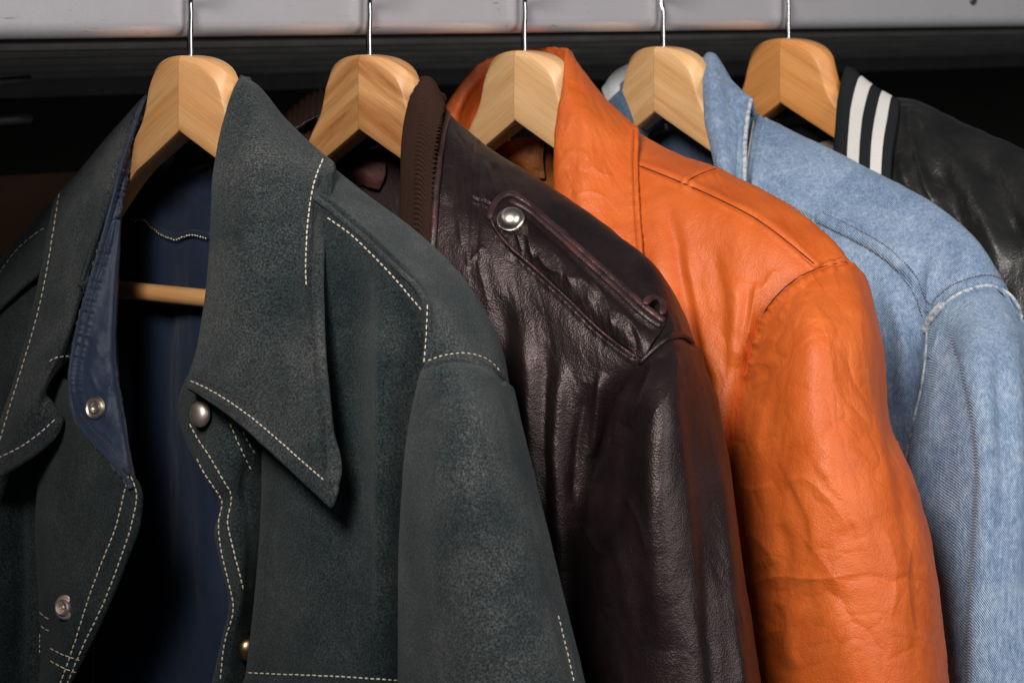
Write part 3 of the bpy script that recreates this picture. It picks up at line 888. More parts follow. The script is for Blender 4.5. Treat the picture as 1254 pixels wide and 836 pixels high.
tube_on(fc, [(178, 122), (165, 155), (151, 196), (138, 246), (122, 302), (104, 366), (90, 421), (85, 466), (93, 513), (122, 549), (160, 591)], .0011, m_blue_p, 'hem', j1, off=-.0004)
stitches(fc, [(98, 505), (112, 524), (132, 544), (152, 568)], m_thread_br, 5, .6, .0003)
# gathers across the facing edge
SOCK = [(.0062, 0), (.0064, .0008), (.0058, .0014), (.0050, .0012), (.0045, .0006), (.0040, .0018), (.0034, .0026), (.0026, .0026), (.0022, .0016), (.0021, .0004), (.0002, .0004)]
SOCK = [(r*1.08, h) for r, h in SOCK]
lathe_on(fc, (118, 499), SOCK, m_nickel, 'snap_socket', j1, off=.0006)
# left front below the collar
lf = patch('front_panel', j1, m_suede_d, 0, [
    [(70, 450, .0), (60, 455, .014), (70, 462, .030), (82, 470, .036), (92, 478, .040)],
    [(64, 520, .0), (54, 520, .022), (66, 520, .037), (80, 520, .042), (95, 520, .0455)],
    [(60, 575, .0), (48, 572, .026), (72, 566, .042), (100, 560, .046), (126, 556, .0485)],
    [(60, 620, .002), (45, 618, .028), (85, 610, .045), (130, 602, .050), (168, 597, .0495)],
    [(60, 650, .002), (44, 650, .029), (85, 645, .047), (130, 642, .051), (168, 638, .048)],
    [(60, 700, .002), (46, 700, .030), (82, 695, .049), (118, 692, .052), (152, 688, .048)],
    [(62, 750, .002), (48, 748, .031), (78, 745, .050), (104, 743, .052), (131, 741, .047)],
    [(64, 800, .002), (50, 798, .032), (70, 796, .050), (88, 795, .051), (108, 792, .046)],
    [(62, 840, .002), (46, 840, .033), (56, 840, .049), (68, 840, .050), (83, 840, .045)],
    [(30, 980, .002), (-20, 980, .033), (-5, 980, .049), (5, 980, .050), (15, 980, .045)]],
    sp=1.6, thick=.003, noise=SN, folds=[
    ('g', [(160, 590), (163, 632), (147, 684), (126, 738), (103, 790), (78, 838)], 3, .0006, {'taper': (.1, 0)}),
    ('g', [(148, 610), (146, 650), (132, 692), (112, 745), (90, 800)], 4, -.0006), ('g', [(70, 560), (66, 660), (62, 760)], 10, .0018)])
stitches(lf, [(160, 582), (167, 600), (163, 634), (147, 685), (124, 744), (101, 792), (84, 832), (78, 846)], m_thread_w, 7.8, .7, .00046)
stitches(lf, [(158, 582), (153, 600), (142, 645), (124, 690), (106, 740), (92, 785), (76, 830), (70, 846)], m_thread_w, 7.8, .7, .00046)
stitches(lf, [(61, 793), (75, 800), (98, 808)], m_thread_w, 7.0, .7, .00042)
stitches(lf, [(61, 808), (75, 816), (94, 823)], m_thread_w, 7.0, .7, .00042)
stitches(lf, [(48, 748), (54, 754), (61, 758)], m_thread_w, 7.0, .7, .00042)
stitches(lf, [(50, 765), (55, 770), (61, 772)], m_thread_w, 7.0, .7, .00042)
stitches(lf, [(49, 775), (49, 800)], m_thread_w, 7.0, .7, .00042)
STUD = [(.0061, 0), (.0063, .0008), (.0058, .0015), (.0048, .0016), (.0042, .0012), (.0040, .0034), (.0034, .0042), (.0026, .0040), (.0022, .0030), (.0020, .0012), (.0016, .0012), (.0012, .0032), (.0002, .0036)]
lathe_on(lf, (81, 743), [(r*1.18, h*1.1) for r, h in STUD], m_snapw, 'snap_stud', j1, off=.0004, tilt=(-.42, -.88, .12))
# back and lining
lin_rows = lambda df: [
    [(-90, 470, -.046+df), (60, 330, -.048+df), (150, 205, -.046+df), (205, 172, -.044+df), (262, 166, -.044+df), (310, 178, -.046+df), (440, 270, -.046+df), (520, 335, -.046+df), (610, 455, -.040+df)],
    [(-90, 560, -.040+df), (60, 430, -.044+df), (150, 300, -.046+df), (205, 270, -.046+df), (262, 270, -.046+df), (320, 280, -.048+df), (440, 330, -.048+df), (520, 400, -.046+df), (600, 500, -.036+df)],
    [(-90, 640, -.036+df), (60, 560, -.040+df), (150, 460, -.044+df), (205, 440, -.044+df), (262, 440, -.046+df), (330, 450, -.048+df), (440, 480, -.048+df), (520, 520, -.044+df), (590, 580, -.034+df)],
    [(-90, 760, -.036+df), (60, 720, -.040+df), (150, 680, -.044+df), (205, 670, -.044+df), (262, 670, -.046+df), (330, 670, -.048+df), (440, 690, -.048+df), (520, 700, -.044+df), (590, 740, -.034+df)],
    [(-90, 980, -.036+df), (60, 980, -.040+df), (150, 980, -.044+df), (205, 980, -.044+df), (262, 980, -.046+df), (330, 980, -.048+df), (440, 980, -.048+df), (520, 980, -.044+df), (590, 980, -.034+df)]]
ln = patch('lining', j1, m_blue, 0, lin_rows(0), sp=2.4, thick=.001, noise=[(.0014, 40, 9), (.0003, 60, 20, 'r')], folds=[
    ('s', [(160, 268), (176, 263), (190, 277), (210, 288), (235, 283), (262, 288)], 1.8, -.0030, {'L': 30, 'taper': (.02, .02)}),
    ('g', [(200, 300), (196, 420), (190, 600), (186, 800)], 22, -.006), ('g', [(165, 300), (160, 500), (158, 800)], 14, -.003),
    ('g', [(240, 300), (250, 480), (254, 800)], 18, .003), ('g', [(272, 300), (276, 600), (280, 800)], 9, -.003),
    ('r', [(206, 205), (222, 212), (245, 207), (268, 200)], 3, .004), ('g', [(180, 240), (230, 232), (262, 250)], 9, .003)])
patch('back_panel', j1, m_suede, 0, lin_rows(-.008), sp=4, thick=.002)
# inside zip
tube_on(ln, [(160, 271), (168, 262), (177, 262), (191, 275), (210, 287), (222, 288), (235, 284), (262, 290)], .0026, m_blue, 'zip_tape', off=.0012, flat=.55)
stitches(ln, [(162, 273), (168, 266), (176, 265), (190, 279), (210, 291), (222, 292), (235, 288), (258, 293)], m_nickel, 3.3, .62, .00085, name='zip', off=.0032, jit=.05)
stitches(ln, [(114, 764), (115, 800), (114, 836)], m_thread_w, 4.2, .5, .0003, name='stitching')
tube_on(ln, [(214, 204), (224, 211), (240, 208), (262, 201), (274, 198)], .0011, m_tape, 'hanging_loop', j1, off=.003)
# ------------------------------------------------------------------ jacket 2: brown leather
j2 = jacket_root(1, 'dark oxblood brown leather jacket with a ribbed knit collar and a buttoned shoulder flap')
def ribs_v(amp, period):
    def f(U, V, su, sv):
        ph = V/period + .04*np.sin(U*900)
        return amp*(np.abs(np.cos(np.pi*ph))**.42)
    return f
def ribs_u(amp, period):
    def f(U, V, su, sv):
        return amp*np.abs(np.cos(np.pi*(U/period + .05*np.sin(V*700))))**.7
    return f
kc = patch('knit_collar', j2, m_knit_b, 1, [
    [(540, 130, -.045), (526, 108, -.040), (536, 120, -.046), (544, 156, -.040)],
    [(530, 114, -.028), (514, 101, -.016), (525, 100, -.021), (541, 130, -.020)],
    [(517, 145, -.012), (502, 140, .005), (517, 138, .010), (535, 150, .006)],
    [(509, 180, .004), (497, 180, .022), (512, 182, .028), (530, 186, .024)],
    [(507, 230, .016), (496, 228, .034), (511, 230, .041), (527, 232, .037)],
    [(505, 280, .028), (495, 275, .045), (510, 280, .052), (525, 285, .048)],
    [(505, 360, .040), (495, 355, .056), (510, 360, .062), (525, 365, .058)]],
    sp=.6, thick=.003, ribs=ribs_v(.0028, .0034))
patch('knit_collar', j2, m_knit_b, 1, [
    [(366, 160, -.020), (384, 145, -.030), (410, 130, -.045), (450, 128, -.058), (500, 128, -.062), (545, 122, -.052)],
    [(349, 143, -.006), (372, 122, -.014), (400, 110, -.030), (440, 110, -.045), (490, 110, -.050), (530, 106, -.040)],
    [(360, 160, -.004), (378, 146, -.012), (404, 138, -.026), (440, 135, -.038), (490, 135, -.044), (528, 128, -.036)],
    [(368, 190, -.004), (386, 176, -.014), (408, 165, -.026), (440, 160, -.036), (490, 160, -.042), (528, 150, -.034)],
    [(366, 300, .0), (382, 260, -.010), (404, 210, -.024), (440, 178, -.034), (490, 175, -.040), (528, 170, -.032)]],
    sp=1.4, thick=.003, ribs=ribs_u(.0015, .0050))
LN = [(.0010, 22, 14), (.0003, 70, 45), (.0007, 34, 20, 'c', .5)]
f2 = patch('front_panel', j2, m_brown, 1, [
    [(560, 152, -.055), (602, 188, -.058), (652, 223, -.062), (712, 258, -.062), (772, 304, -.060), (822, 354, -.060), (852, 420, -.050)],
    [(539, 129, -.030), (580, 167, -.035), (630, 201, -.040), (690, 240, -.040), (745, 280, -.040), (802, 328, -.036), (844, 411, -.028)],
    [(531, 165, .003), (575, 197, .0), (620, 227, -.006), (675, 267, -.009), (730, 310, -.009), (787, 360, -.006), (832, 408, -.005)],
    [(526, 215, .030), (573, 237, .022), (612, 257, .017), (660, 297, .016), (712, 342, .016), (766, 392, .016), (808, 416, .014)],
    [(524, 290, .047), (570, 300, .041), (605, 307, .035), (645, 337, .031), (695, 382, .031), (746, 427, .029), (784, 442, .026)],
    [(524, 380, .054), (565, 390, .051), (605, 397, .045), (645, 412, .041), (690, 447, .039), (732, 482, .033), (772, 492, .018)],
    [(530, 500, .057), (570, 500, .055), (610, 502, .048), (650, 507, .047), (690, 527, .044), (726, 552, .032), (757, 562, .010)],
    [(560, 640, .057), (595, 640, .057), (630, 640, .052), (665, 642, .052), (697, 647, .045), (722, 662, .030), (747, 672, .010)],
    [(590, 780, .057), (620, 780, .057), (650, 780, .054), (678, 780, .053), (700, 782, .045), (718, 786, .030), (740, 790, .010)],
    [(600, 980, .057), (630, 980, .057), (655, 980, .054), (680, 980, .053), (700, 980, .045), (718, 980, .030), (740, 980, .010)]],
    sp=1.4, thick=.0016, noise=LN[:2]+[(.0004, 30, 18, 'c', .5)], mirror=True, folds=[
    ('s', [(574, 335), (575, 290), (578, 240), (580, 200), (584, 172)], 1.8, -.0012, {'L': 14, 'taper': (.05, .02)}),
    ('g', [(583, 335), (584, 290), (587, 240), (590, 190)], 3, -.0008),
    ('v', [(529, 290), (530, 240), (532, 190), (537, 150), (543, 136)], 1.2, .0009, {'pucker': .8, 'pl': 6, 'taper': (0, 0)}),
    ('r', [(534, 205), (550, 203), (566, 210)], 3, 0.0008), ('r', [(552, 160), (556, 200), (562, 260), (566, 310)], 5, 0.0012),
    ('r', [(540, 168), (545, 200), (545, 250)], 5, 0.0009), ('r', [(566, 175), (568, 220), (573, 280)], 3, 0.0008),
    ('v', [(577, 240), (590, 245), (603, 252)], 1.3, .0010, {'pucker': .6, 'pl': 5}),
    ('g', [(592, 196), (600, 220), (608, 244)], 4, .0012), ('g', [(604, 200), (612, 222)], 4, -.0012),
    ('v', [(605, 275), (616, 293), (650, 325), (690, 361), (738, 408), (778, 438)], 1.8, .0012, {'pucker': .5, 'taper': (.02, .02)}),
    ('r', [(572, 325), (584, 310), (592, 300)], 4, 0.0013), ('r', [(577, 300), (590, 340), (600, 380)], 6, 0.0010),
    ('g', [(640, 380), (648, 480), (652, 600), (660, 740)], 13, .0035), ('g', [(615, 360), (620, 480), (628, 620)], 12, -.0030),
    ('g', [(690, 440), (682, 520), (684, 620), (690, 700)], 10, .0034), ('g', [(668, 420), (664, 520), (668, 640)], 9, -.0034),
    ('g', [(720, 470), (708, 540), (704, 620)], 8, -.003), ('a', [(736, 455), (730, 500), (724, 560)], 8, .003),
    ('g', [(790, 345), (812, 380), (826, 408)], 10, .0015), ('g', [(755, 330), (778, 352), (796, 372)], 7, -.0012)])
tube_on(f2, [(546, 139), (542, 152), (537, 190), (534, 232), (532, 287), (532, 350)], .0021, m_piping, 'piping', j2, off=.0022)
# shoulder flap
def loft_on(s, rows, **kw):
    R = np.array(rows, float)
    return lambda G: (lambda r: r[0].reshape(G.shape[0], G.shape[1], 3) + r[1].reshape(G.shape[0], G.shape[1], 3)*G[..., 2:3])(on(s, G[..., :2].reshape(-1, 2)))
ep_rows = [
    [(602, 262, .0010), (606, 250, .0016), (623, 238, .0022), (652, 256, .0028), (704, 300, .0030), (757, 347, .0030), (800, 385, .0030), (814, 397, .0018)],
    [(601, 266, .0012), (608, 262, .0034), (626, 254, .0050), (650, 276, .0056), (698, 318, .0060), (748, 364, .0060), (792, 402, .0056), (806, 412, .0020)],
    [(602, 270, .0012), (610, 272, .0034), (628, 274, .0050), (648, 300, .0056), (694, 342, .0060), (742, 388, .0060), (784, 420, .0050), (797, 426, .0020)],
    [(604, 274, .0002), (609, 281, .0004), (622, 297, .0004), (652, 324, .0004), (692, 359, .0004), (738, 404, .0004), (774, 430, .0004), (788, 440, .0004)]]
ep = patch('shoulder_flap', j2, m_brown, 1, ep_rows, sp=1.1, thick=.0014, absolute=loft_on(f2, ep_rows), noise=[(.0004, 120, 90), (.0005, 80, 60, 'r', .6)], folds=[
    ('g', [(640, 258), (690, 302), (740, 350), (790, 395), (806, 406)], 4.5, -.0026, {'taper': (.05, .05)}),
    ('r', [(645, 268), (650, 300), (655, 320)], 3.5, .0022), ('r', [(634, 285), (640, 308)], 3, .0016), ('r', [(610, 285), (625, 290), (640, 288)], 3, .0012),
    ('r', [(672, 305), (690, 325), (700, 352)], 4, .0018), ('r', [(705, 335), (718, 350), (722, 372)], 4, .0016),
    ('r', [(720, 340), (745, 375), (752, 405)], 4, .0020), ('r', [(748, 380), (770, 392), (786, 418)], 4, .0018), ('r', [(690, 340), (712, 345), (735, 365)], 4, .0012),
    ('g', [(770, 400), (778, 420), (776, 434)], 4, -.0016), ('r', [(660, 310), (668, 325), (690, 335)], 3, .0014)])
tube_on(ep, [(601, 270), (604, 254), (614, 242), (622, 239), (640, 247), (668, 270), (704, 301), (757, 348), (798, 384), (813, 395)], .0025, m_piping, 'piping', j2, off=.0008, flat=.7)
tube_on(ep, [(624, 247), (645, 258), (672, 280), (704, 309), (755, 355), (794, 391), (808, 401)], .0019, m_piping, 'piping', j2, off=.0008, flat=.8)
tube_on(ep, [(600, 262), (604, 276), (616, 293), (652, 326), (690, 361), (738, 407), (778, 437)], .0009, m_piping, 'piping', j2, off=.0002, flat=.8)
stitches(ep, [(640, 254), (670, 278), (705, 308), (756, 353), (796, 389)], m_thread_d, 3.4, .6, .0003, off=.0016, jit=.05)
stitches(f2, [(609, 284), (620, 298), (654, 329), (692, 364), (738, 410), (776, 439)], m_thread_br, 3.6, .62, .00028, off=.0003, jit=.08)
stitches(f2, [(578, 240), (590, 245), (603, 252)], m_thread_br, 4.0, .62, .0003, off=.0003)
lathe_on(ep, (626, 270), [(.0074, -.001), (.0083, .0006), (.0082, .0018), (.0074, .0022), (.0071, .0030), (.0066, .0044), (.0052, .0060), (.0030, .0070), (.0006, .0073)], m_nickel, 'snap_button', j2, off=.0002)
# keeper loop at the flap's end
tube_on(ep, [(786, 378), (795, 370), (804, 371), (810, 381), (806, 390)], .0022, m_piping, 'keeper_loop', j2, off=.0035, flat=.6)
s2 = patch('sleeve', j2, m_brown, 1, [
    [(790, 458, -.020), (781, 444, .026), (800, 426, .022), (818, 412, .012), (834, 407, -.010), (849, 419, -.030), (862, 436, -.052), (840, 452, -.070)],
    [(765, 520, -.020), (750, 503, .030), (776, 488, .043), (808, 478, .043), (840, 477, .024), (865, 490, -.012), (876, 510, -.050), (835, 522, -.070)],
    [(755, 610, -.020), (723, 600, .035), (756, 592, .055), (800, 588, .058), (846, 590, .037), (884, 600, -.008), (896, 615, -.050), (842, 624, -.070)],
    [(745, 710, -.020), (707, 700, .035), (746, 698, .058), (796, 696, .062), (852, 696, .042), (899, 702, -.004), (911, 715, -.050), (855, 725, -.070)],
    [(742, 810, -.020), (701, 800, .035), (743, 800, .058), (799, 800, .062), (861, 800, .044), (914, 803, -.004), (927, 815, -.050), (868, 825, -.070)],
    [(740, 980, -.020), (697, 980, .035), (742, 980, .058), (803, 980, .062), (872, 980, .044), (935, 980, -.004), (950, 985, -.050), (890, 990, -.070)]],
    sp=1.5, thick=.0016, noise=LN, mirror=True, folds=[
    ('g', [(783, 447), (800, 430), (818, 415), (834, 411), (849, 423)], 2.6, -.0014, {'taper': (0, 0)}),
    ('g', [(792, 452), (806, 436), (822, 424), (840, 424)], 5, .0014),
    ('a', [(862, 455), (876, 540), (886, 640), (896, 750), (904, 836)], 12, .0040, {'taper': (.1, 0)}),
    ('g', [(842, 450), (856, 560), (866, 660), (872, 760), (878, 836)], 12, -.0040, {'taper': (.2, 0)}),
    ('g', [(812, 440), (806, 500), (800, 580), (806, 680), (812, 790)], 18, .0034), ('g', [(775, 500), (762, 570), (752, 650)], 9, -.0022),
    ('r', [(806, 440), (790, 480), (764, 520)], 6, .0024), ('r', [(770, 480), (760, 512), (752, 545)], 5, .0022), ('r', [(748, 535), (744, 560), (728, 590)], 5, .002),
    ('r', [(830, 430), (822, 470), (800, 520)], 7, .0018), ('r', [(760, 600), (785, 640), (795, 680)], 8, .0014),
    ('g', [(740, 640), (765, 700), (770, 760)], 10, .0014), ('r', [(715, 640), (722, 660), (740, 680)], 5, .0012)])
tube_on(s2, [(783, 446), (800, 429), (818, 414), (833, 410), (848, 420)], .0016, m_brown, 'armhole_piping', j2, off=.0006)
def body_rows(i, off, dx, top=None):
    """back of a jacket: shoulder line both sides, from the hanger's slope"""
    cx, cy = centre(i); out = []
    us = [-.20, -.165, -.13, -.09, -.052, 0, .052, .09, .13, .165, .20]
    zs = np.array([.225, .178, .150, .124, .102, .094, .102, .124, .150, .178, .225])
    for k, z in enumerate((0, .10, .22, .36, .52)):
        row = []
        for u, zz in zip(us, zs):
            f = off + (.004 if abs(u) > .18 else 0)
            X = cx + u*S2[0] - f*R2[0]; Y = cy + u*S2[1] - f*R2[1]
            Z = CAMZ - (zz if k == 0 else max(zz+.012*k, zz*.5+z+.02))
            row.append((X, Y, Z))
        out.append(row)
    return np.array(out)
def back_pair(jr, i, m_in, m_out, noise=((.0014, 40, 9), (.0010, 60, 20, 'r'))):
    a = patch('lining', jr, m_in, i, body_rows(i, -.046, 0), sp=.004, thick=.001, absolute=lambda G: G, noise=noise)
    patch('back_panel', jr, m_out, i, body_rows(i, -.058, 0), sp=.008, thick=.0016, absolute=lambda G: G)
    return a
l2 = back_pair(j2, 1, m_fur, m_brown, ((.003, 60, 45), (.0016, 130, 90), (.003, 90, 60, 'r')))
lab_rows = [[(424, 196, .004), (440, 193, .006), (456, 196, .006), (474, 200, .004)], [(423, 210, .006), (440, 208, .009), (458, 210, .008), (474, 214, .005)], [(426, 226, .004), (440, 226, .006), (456, 228, .006), (470, 232, .004)]]
patch('label', j2, m_lab, 1, lab_rows, sp=1.2, thick=.001, absolute=loft_on(l2, lab_rows), noise=[(.0008, 90, 90)])
# ------------------------------------------------------------------ jacket 3: orange leather
j3 = jacket_root(2, 'bright orange leather jacket with a plain turned down collar')
ON = [(.0010, 20, 15), (.0004, 60, 50), (.0008, 28, 17, 'c', .4)]
c3 = patch('collar', j3, m_orange, 2, [
    [(708, 95, -.048), (700, 74, -.042), (730, 122, -.050), (760, 160, -.048), (788, 192, -.042)],
    [(703, 82, -.030), (694, 61, -.020), (717, 90, -.023), (749, 128, -.025), (782, 157, -.022)],
    [(701, 120, -.012), (688, 106, .008), (712, 125, .012), (746, 155, .006), (781, 188, .0)],
    [(695, 170, .003), (681, 156, .026), (708, 172, .030), (742, 195, .024), (781, 222, .016)],
    [(692, 230, .018), (677, 213, .042), (705, 225, .046), (742, 245, .040), (783, 265, .030)],
    [(691, 300, .032), (675, 290, .055), (703, 295, .060), (742, 305, .054), (786, 312, .043)],
    [(692, 380, .044), (676, 370, .062), (703, 375, .068), (740, 380, .063), (784, 375, .052)]],
    sp=1.3, thick=.0026, noise=[(.0008, 30, 25), (.0004, 80, 70), (.0005, 60, 40, 'r', .9)], folds=[
    ('v', [(777, 160), (776, 190), (776, 222), (778, 265), (781, 312)], 1.5, .0008, {'taper': (0, 0)}),
    ('r', [(692, 205), (708, 208), (722, 214)], 3, -.0008), ('r', [(700, 240), (730, 236), (745, 244)], 3, .0008),
    ('g', [(715, 130), (718, 180), (712, 240)], 12, .0012), ('g', [(750, 170), (752, 220), (748, 280)], 12, -.0016),
    ('r', [(690, 185), (705, 188), (716, 186)], 3, .0007), ('r', [(720, 200), (735, 212), (752, 214)], 4, .0009)])
stitches(c3, [(776, 158), (775, 190), (775, 222), (777, 265), (780, 312)], m_thread_o, 4.2, .6, .00028, off=.0002, jit=.05)
patch('collar', j3, m_orange, 2, [
    [(560, 150, -.028), (580, 118, -.036), (604, 95, -.050), (625, 82, -.062), (655, 80, -.072), (700, 84, -.062)],
    [(546, 130, -.004), (567, 101, -.010), (590, 77, -.022), (616, 65, -.038), (655, 60, -.050), (695, 61, -.034)],
    [(553, 148, -.002), (572, 118, -.012), (594, 95, -.024), (618, 82, -.036), (655, 78, -.044), (696, 82, -.026)],
    [(558, 180, -.006), (574, 150, -.018), (596, 122, -.028), (620, 108, -.038), (655, 100, -.044), (696, 105, -.026)],
    [(552, 280, -.004), (568, 220, -.016), (596, 165, -.028), (622, 140, -.038), (655, 130, -.044), (696, 130, -.026)]],
    sp=1.4, thick=.0026, noise=[(.0010, 40, 30), (.0006, 70, 40, 'r')], folds=[('g', [(556, 142), (572, 112), (592, 88)], 5, .0022)])
f3 = patch('front_panel', j3, m_orange, 2, [
    [(790, 178, -.056), (840, 203, -.060), (892, 221, -.060), (942, 248, -.060), (996, 288, -.060), (1037, 328, -.057), (1066, 374, -.053)],
    [(778, 161, -.035), (828, 188, -.040), (880, 206, -.042), (932, 231, -.042), (984, 263, -.040), (1023, 297, -.035), (1043, 322, -.028)],
    [(770, 196, .001), (833, 223, -.001), (879, 245, .001), (928, 271, .001), (968, 300, .001), (998, 326, -.003), (1014, 330, -.010)],
    [(765, 270, .030), (820, 285, .026), (862, 307, .022), (901, 328, .022), (932, 348, .019), (956, 354, .016), (968, 349, .013)],
    [(765, 360, .045), (815, 370, .042), (850, 387, .033), (886, 402, .034), (911, 412, .030), (926, 416, .022), (936, 412, .013)],
    [(770, 470, .052), (815, 475, .052), (850, 482, .042), (881, 492, .044), (901, 502, .036), (916, 507, .022), (931, 507, .006)],
    [(790, 600, .055), (825, 600, .056), (856, 602, .048), (881, 606, .048), (898, 612, .038), (911, 617, .020), (926, 622, -.002)],
    [(820, 740, .055), (850, 740, .056), (878, 742, .050), (896, 744, .047), (910, 748, .036), (922, 752, .018), (936, 756, -.002)],
    [(840, 980, .055), (865, 980, .056), (890, 980, .050), (908, 980, .047), (922, 980, .036), (934, 980, .018), (946, 980, -.002)]],
    sp=1.4, thick=.0018, noise=ON, mirror=True, folds=[
    ('v', [(783, 203), (835, 224), (880, 244), (929, 270), (968, 299), (998, 325)], 1.6, .0011, {'pucker': .25, 'pl': 9, 'taper': (0, 0)}),
    ('g', [(785, 196), (835, 216), (880, 236), (929, 261), (970, 290), (1000, 316)], 4, .0008),
    ('v', [(880, 207), (858, 214), (845, 221), (839, 226)], 1.5, .0012, {'taper': (0, 0)}),
    ('g', [(812, 240), (828, 300), (842, 370), (856, 450), (864, 520)], 10, -.0050, {'taper': (.3, .05)}),
    ('g', [(835, 300), (850, 370), (866, 460)], 9, .0036), ('g', [(800, 300), (815, 380), (830, 470)], 11, .0022),
    ('g', [(868, 300), (880, 350), (884, 420), (880, 480)], 10, -.0028), ('g', [(900, 340), (905, 390), (898, 450)], 11, .0032),
    ('r', [(928, 345), (922, 380), (912, 420)], 6, .003), ('g', [(916, 350), (912, 390), (902, 430)], 7, -.0022), ('r', [(950, 330), (940, 345), (930, 360)], 5, .0014),
    ('s', [(888, 640), (880, 600), (874, 560), (870, 530)], 2.2, -.0018, {'L': 12, 'taper': (.1, .1)}),
    ('g', [(862, 500), (876, 560), (888, 640)], 5, -.0012)])
stitches(f3, [(878, 535), (883, 565), (890, 605)], m_thread_o, 5.0, .6, .00032)
s3 = patch('sleeve', j3, m_orange, 2, [
    [(948, 425, -.020), (925, 402, .022), (943, 370, .026), (968, 345, .019), (1000, 328, .001), (1041, 320, -.028), (1063, 346, -.052), (1040, 372, -.070)],
    [(932, 470, -.020), (909, 465, .027), (946, 430, .046), (986, 406, .048), (1030, 395, .025), (1068, 400, -.014), (1081, 420, -.050), (1042, 440, -.070)],
    [(920, 560, -.020), (894, 550, .031), (940, 522, .057), (990, 502, .063), (1045, 490, .036), (1080, 495, -.008), (1090, 515, -.050), (1052, 530, -.070)],
    [(925, 650, -.020), (893, 640, .035), (942, 625, .063), (1000, 610, .068), (1066, 600, .045), (1117, 600, -.006), (1127, 615, -.050), (1072, 630, -.070)],
    [(935, 745, -.020), (903, 735, .035), (956, 730, .064), (1016, 725, .070), (1087, 715, .046), (1140, 715, -.006), (1150, 728, -.050), (1092, 740, -.070)],
    [(950, 840, -.020), (918, 830, .035), (969, 830, .064), (1029, 830, .070), (1101, 830, .046), (1151, 830, -.006), (1161, 840, -.050), (1105, 850, -.070)],
    [(955, 980, -.020), (925, 980, .035), (975, 980, .064), (1035, 980, .070), (1105, 980, .046), (1160, 980, -.006), (1172, 985, -.050), (1105, 990, -.070)]],
    sp=1.4, soft=4, thick=.0018, noise=ON+[(.0011, 17, 30, 'c', -.3)], mirror=True, folds=[
    ('v', [(914, 455), (926, 402), (943, 371), (968, 346), (1000, 329), (1040, 321)], 2.0, .0014, {'pucker': 1.0, 'pl': 8, 'taper': (0, 0)}),
    ('r', [(968, 350), (985, 352), (990, 358)], 3.8, -0.0010), ('r', [(990, 334), (1000, 345), (1006, 358)], 6.2, 0.0009), ('r', [(1012, 326), (1022, 340), (1026, 356)], 7.5, 0.0010),
    ('r', [(930, 400), (946, 392), (960, 384)], 6.2, 0.0012), ('r', [(924, 425), (940, 416), (954, 418)], 6.2, 0.0012), ('r', [(918, 450), (932, 444), (946, 450)], 6.2, 0.0014),
    ('r', [(940, 375), (955, 376), (966, 372)], 5.0, 0.0010),
    ('g', [(935, 440), (938, 470), (930, 500)], 8.8, -0.0020), ('a', [(926, 560), (936, 500), (944, 450)], 11.2, 0.0019),
    ('g', [(1086, 500), (1104, 590), (1118, 690), (1124, 790)], 8.8, -0.0019, {'taper': (.1, .1)}), ('g', [(1096, 530), (1124, 640), (1140, 740)], 11.2, 0.0012),
    ('r', [(945, 395), (1000, 390), (1030, 394)], 6.2, 0.0007), ('r', [(990, 355), (1010, 400), (1020, 470)], 11.2, 0.0009),
    ('r', [(1050, 340), (1056, 420), (1066, 480)], 12.5, 0.0010),
    ('r', [(950, 600), (985, 585), (1010, 605), (1040, 650)], 11.2, 0.0014), ('a', [(995, 560), (1030, 605), (1055, 660), (1064, 690)], 11.2, 0.0012),
    ('g', [(935, 640), (950, 600), (985, 600)], 15.0, -0.0016), ('a', [(960, 580), (990, 630), (998, 680)], 8.8, 0.0016), ('g', [(955, 640), (962, 680), (954, 740)], 10.0, -0.0019),
    ('r', [(905, 720), (950, 706), (1000, 708), (1060, 700)], 8.8, 0.0014), ('g', [(930, 690), (938, 720), (950, 735)], 10.0, -0.0016), ('r', [(905, 650), (930, 662), (950, 690)], 10, 0.0014),
    ('g', [(955, 740), (948, 780), (952, 826)], 10.0, -0.0021), ('a', [(975, 820), (970, 775), (985, 740)], 12.5, 0.0016), ('r', [(915, 790), (935, 776), (960, 772)], 8.8, 0.0012),
    ('g', [(1010, 740), (1040, 790), (1042, 836)], 20.0, 0.0012), ('r', [(1080, 640), (1096, 700), (1090, 760)], 10.0, 0.0014), ('r', [(1120, 650), (1112, 720), (1126, 790)], 7.5, 0.0012),
    ('r', [(980, 650), (1010, 690), (1030, 720)], 7.5, 0.0009), ('r', [(1000, 540), (1020, 560), (1050, 566)], 7.5, 0.0005), ('r', [(900, 590), (925, 600), (945, 590)], 8.8, 0.0014)])
tube_on(f3, [(783, 203), (835, 224), (880, 244), (929, 270), (968, 299), (998, 324)], .00055, m_seam_o, 'seam', off=-.0002)
tube_on(f3, [(878, 206), (858, 213), (846, 219), (840, 225)], .00045, m_seam_o, 'seam', off=-.0002)
tube_on(s3, [(926, 402), (943, 371), (968, 346), (1000, 329), (1036, 321)], .00045, m_seam_o, 'seam', off=-.0003)
tube_on(c3, [(777, 160), (776, 190), (776, 222), (778, 265), (781, 312)], .0004, m_seam_o, 'seam', off=-.0003)
l3 = back_pair(j3, 2, m_orange_in, m_orange, ((.002, 60, 45), (.0016, 130, 90), (.003, 90, 60, 'r')))
lab_rows = [[(612, 182, .004), (630, 172, .006), (650, 168, .006), (672, 168, .004)], [(614, 205, .008), (632, 195, .011), (654, 192, .010), (672, 192, .006)], [(622, 226, .004), (636, 220, .007), (656, 218, .006), (672, 218, .004)]]
patch('label', j3, m_orange_in, 2, lab_rows, sp=1.2, thick=.001, absolute=loft_on(l3, lab_rows), noise=[(.0008, 90, 90)])
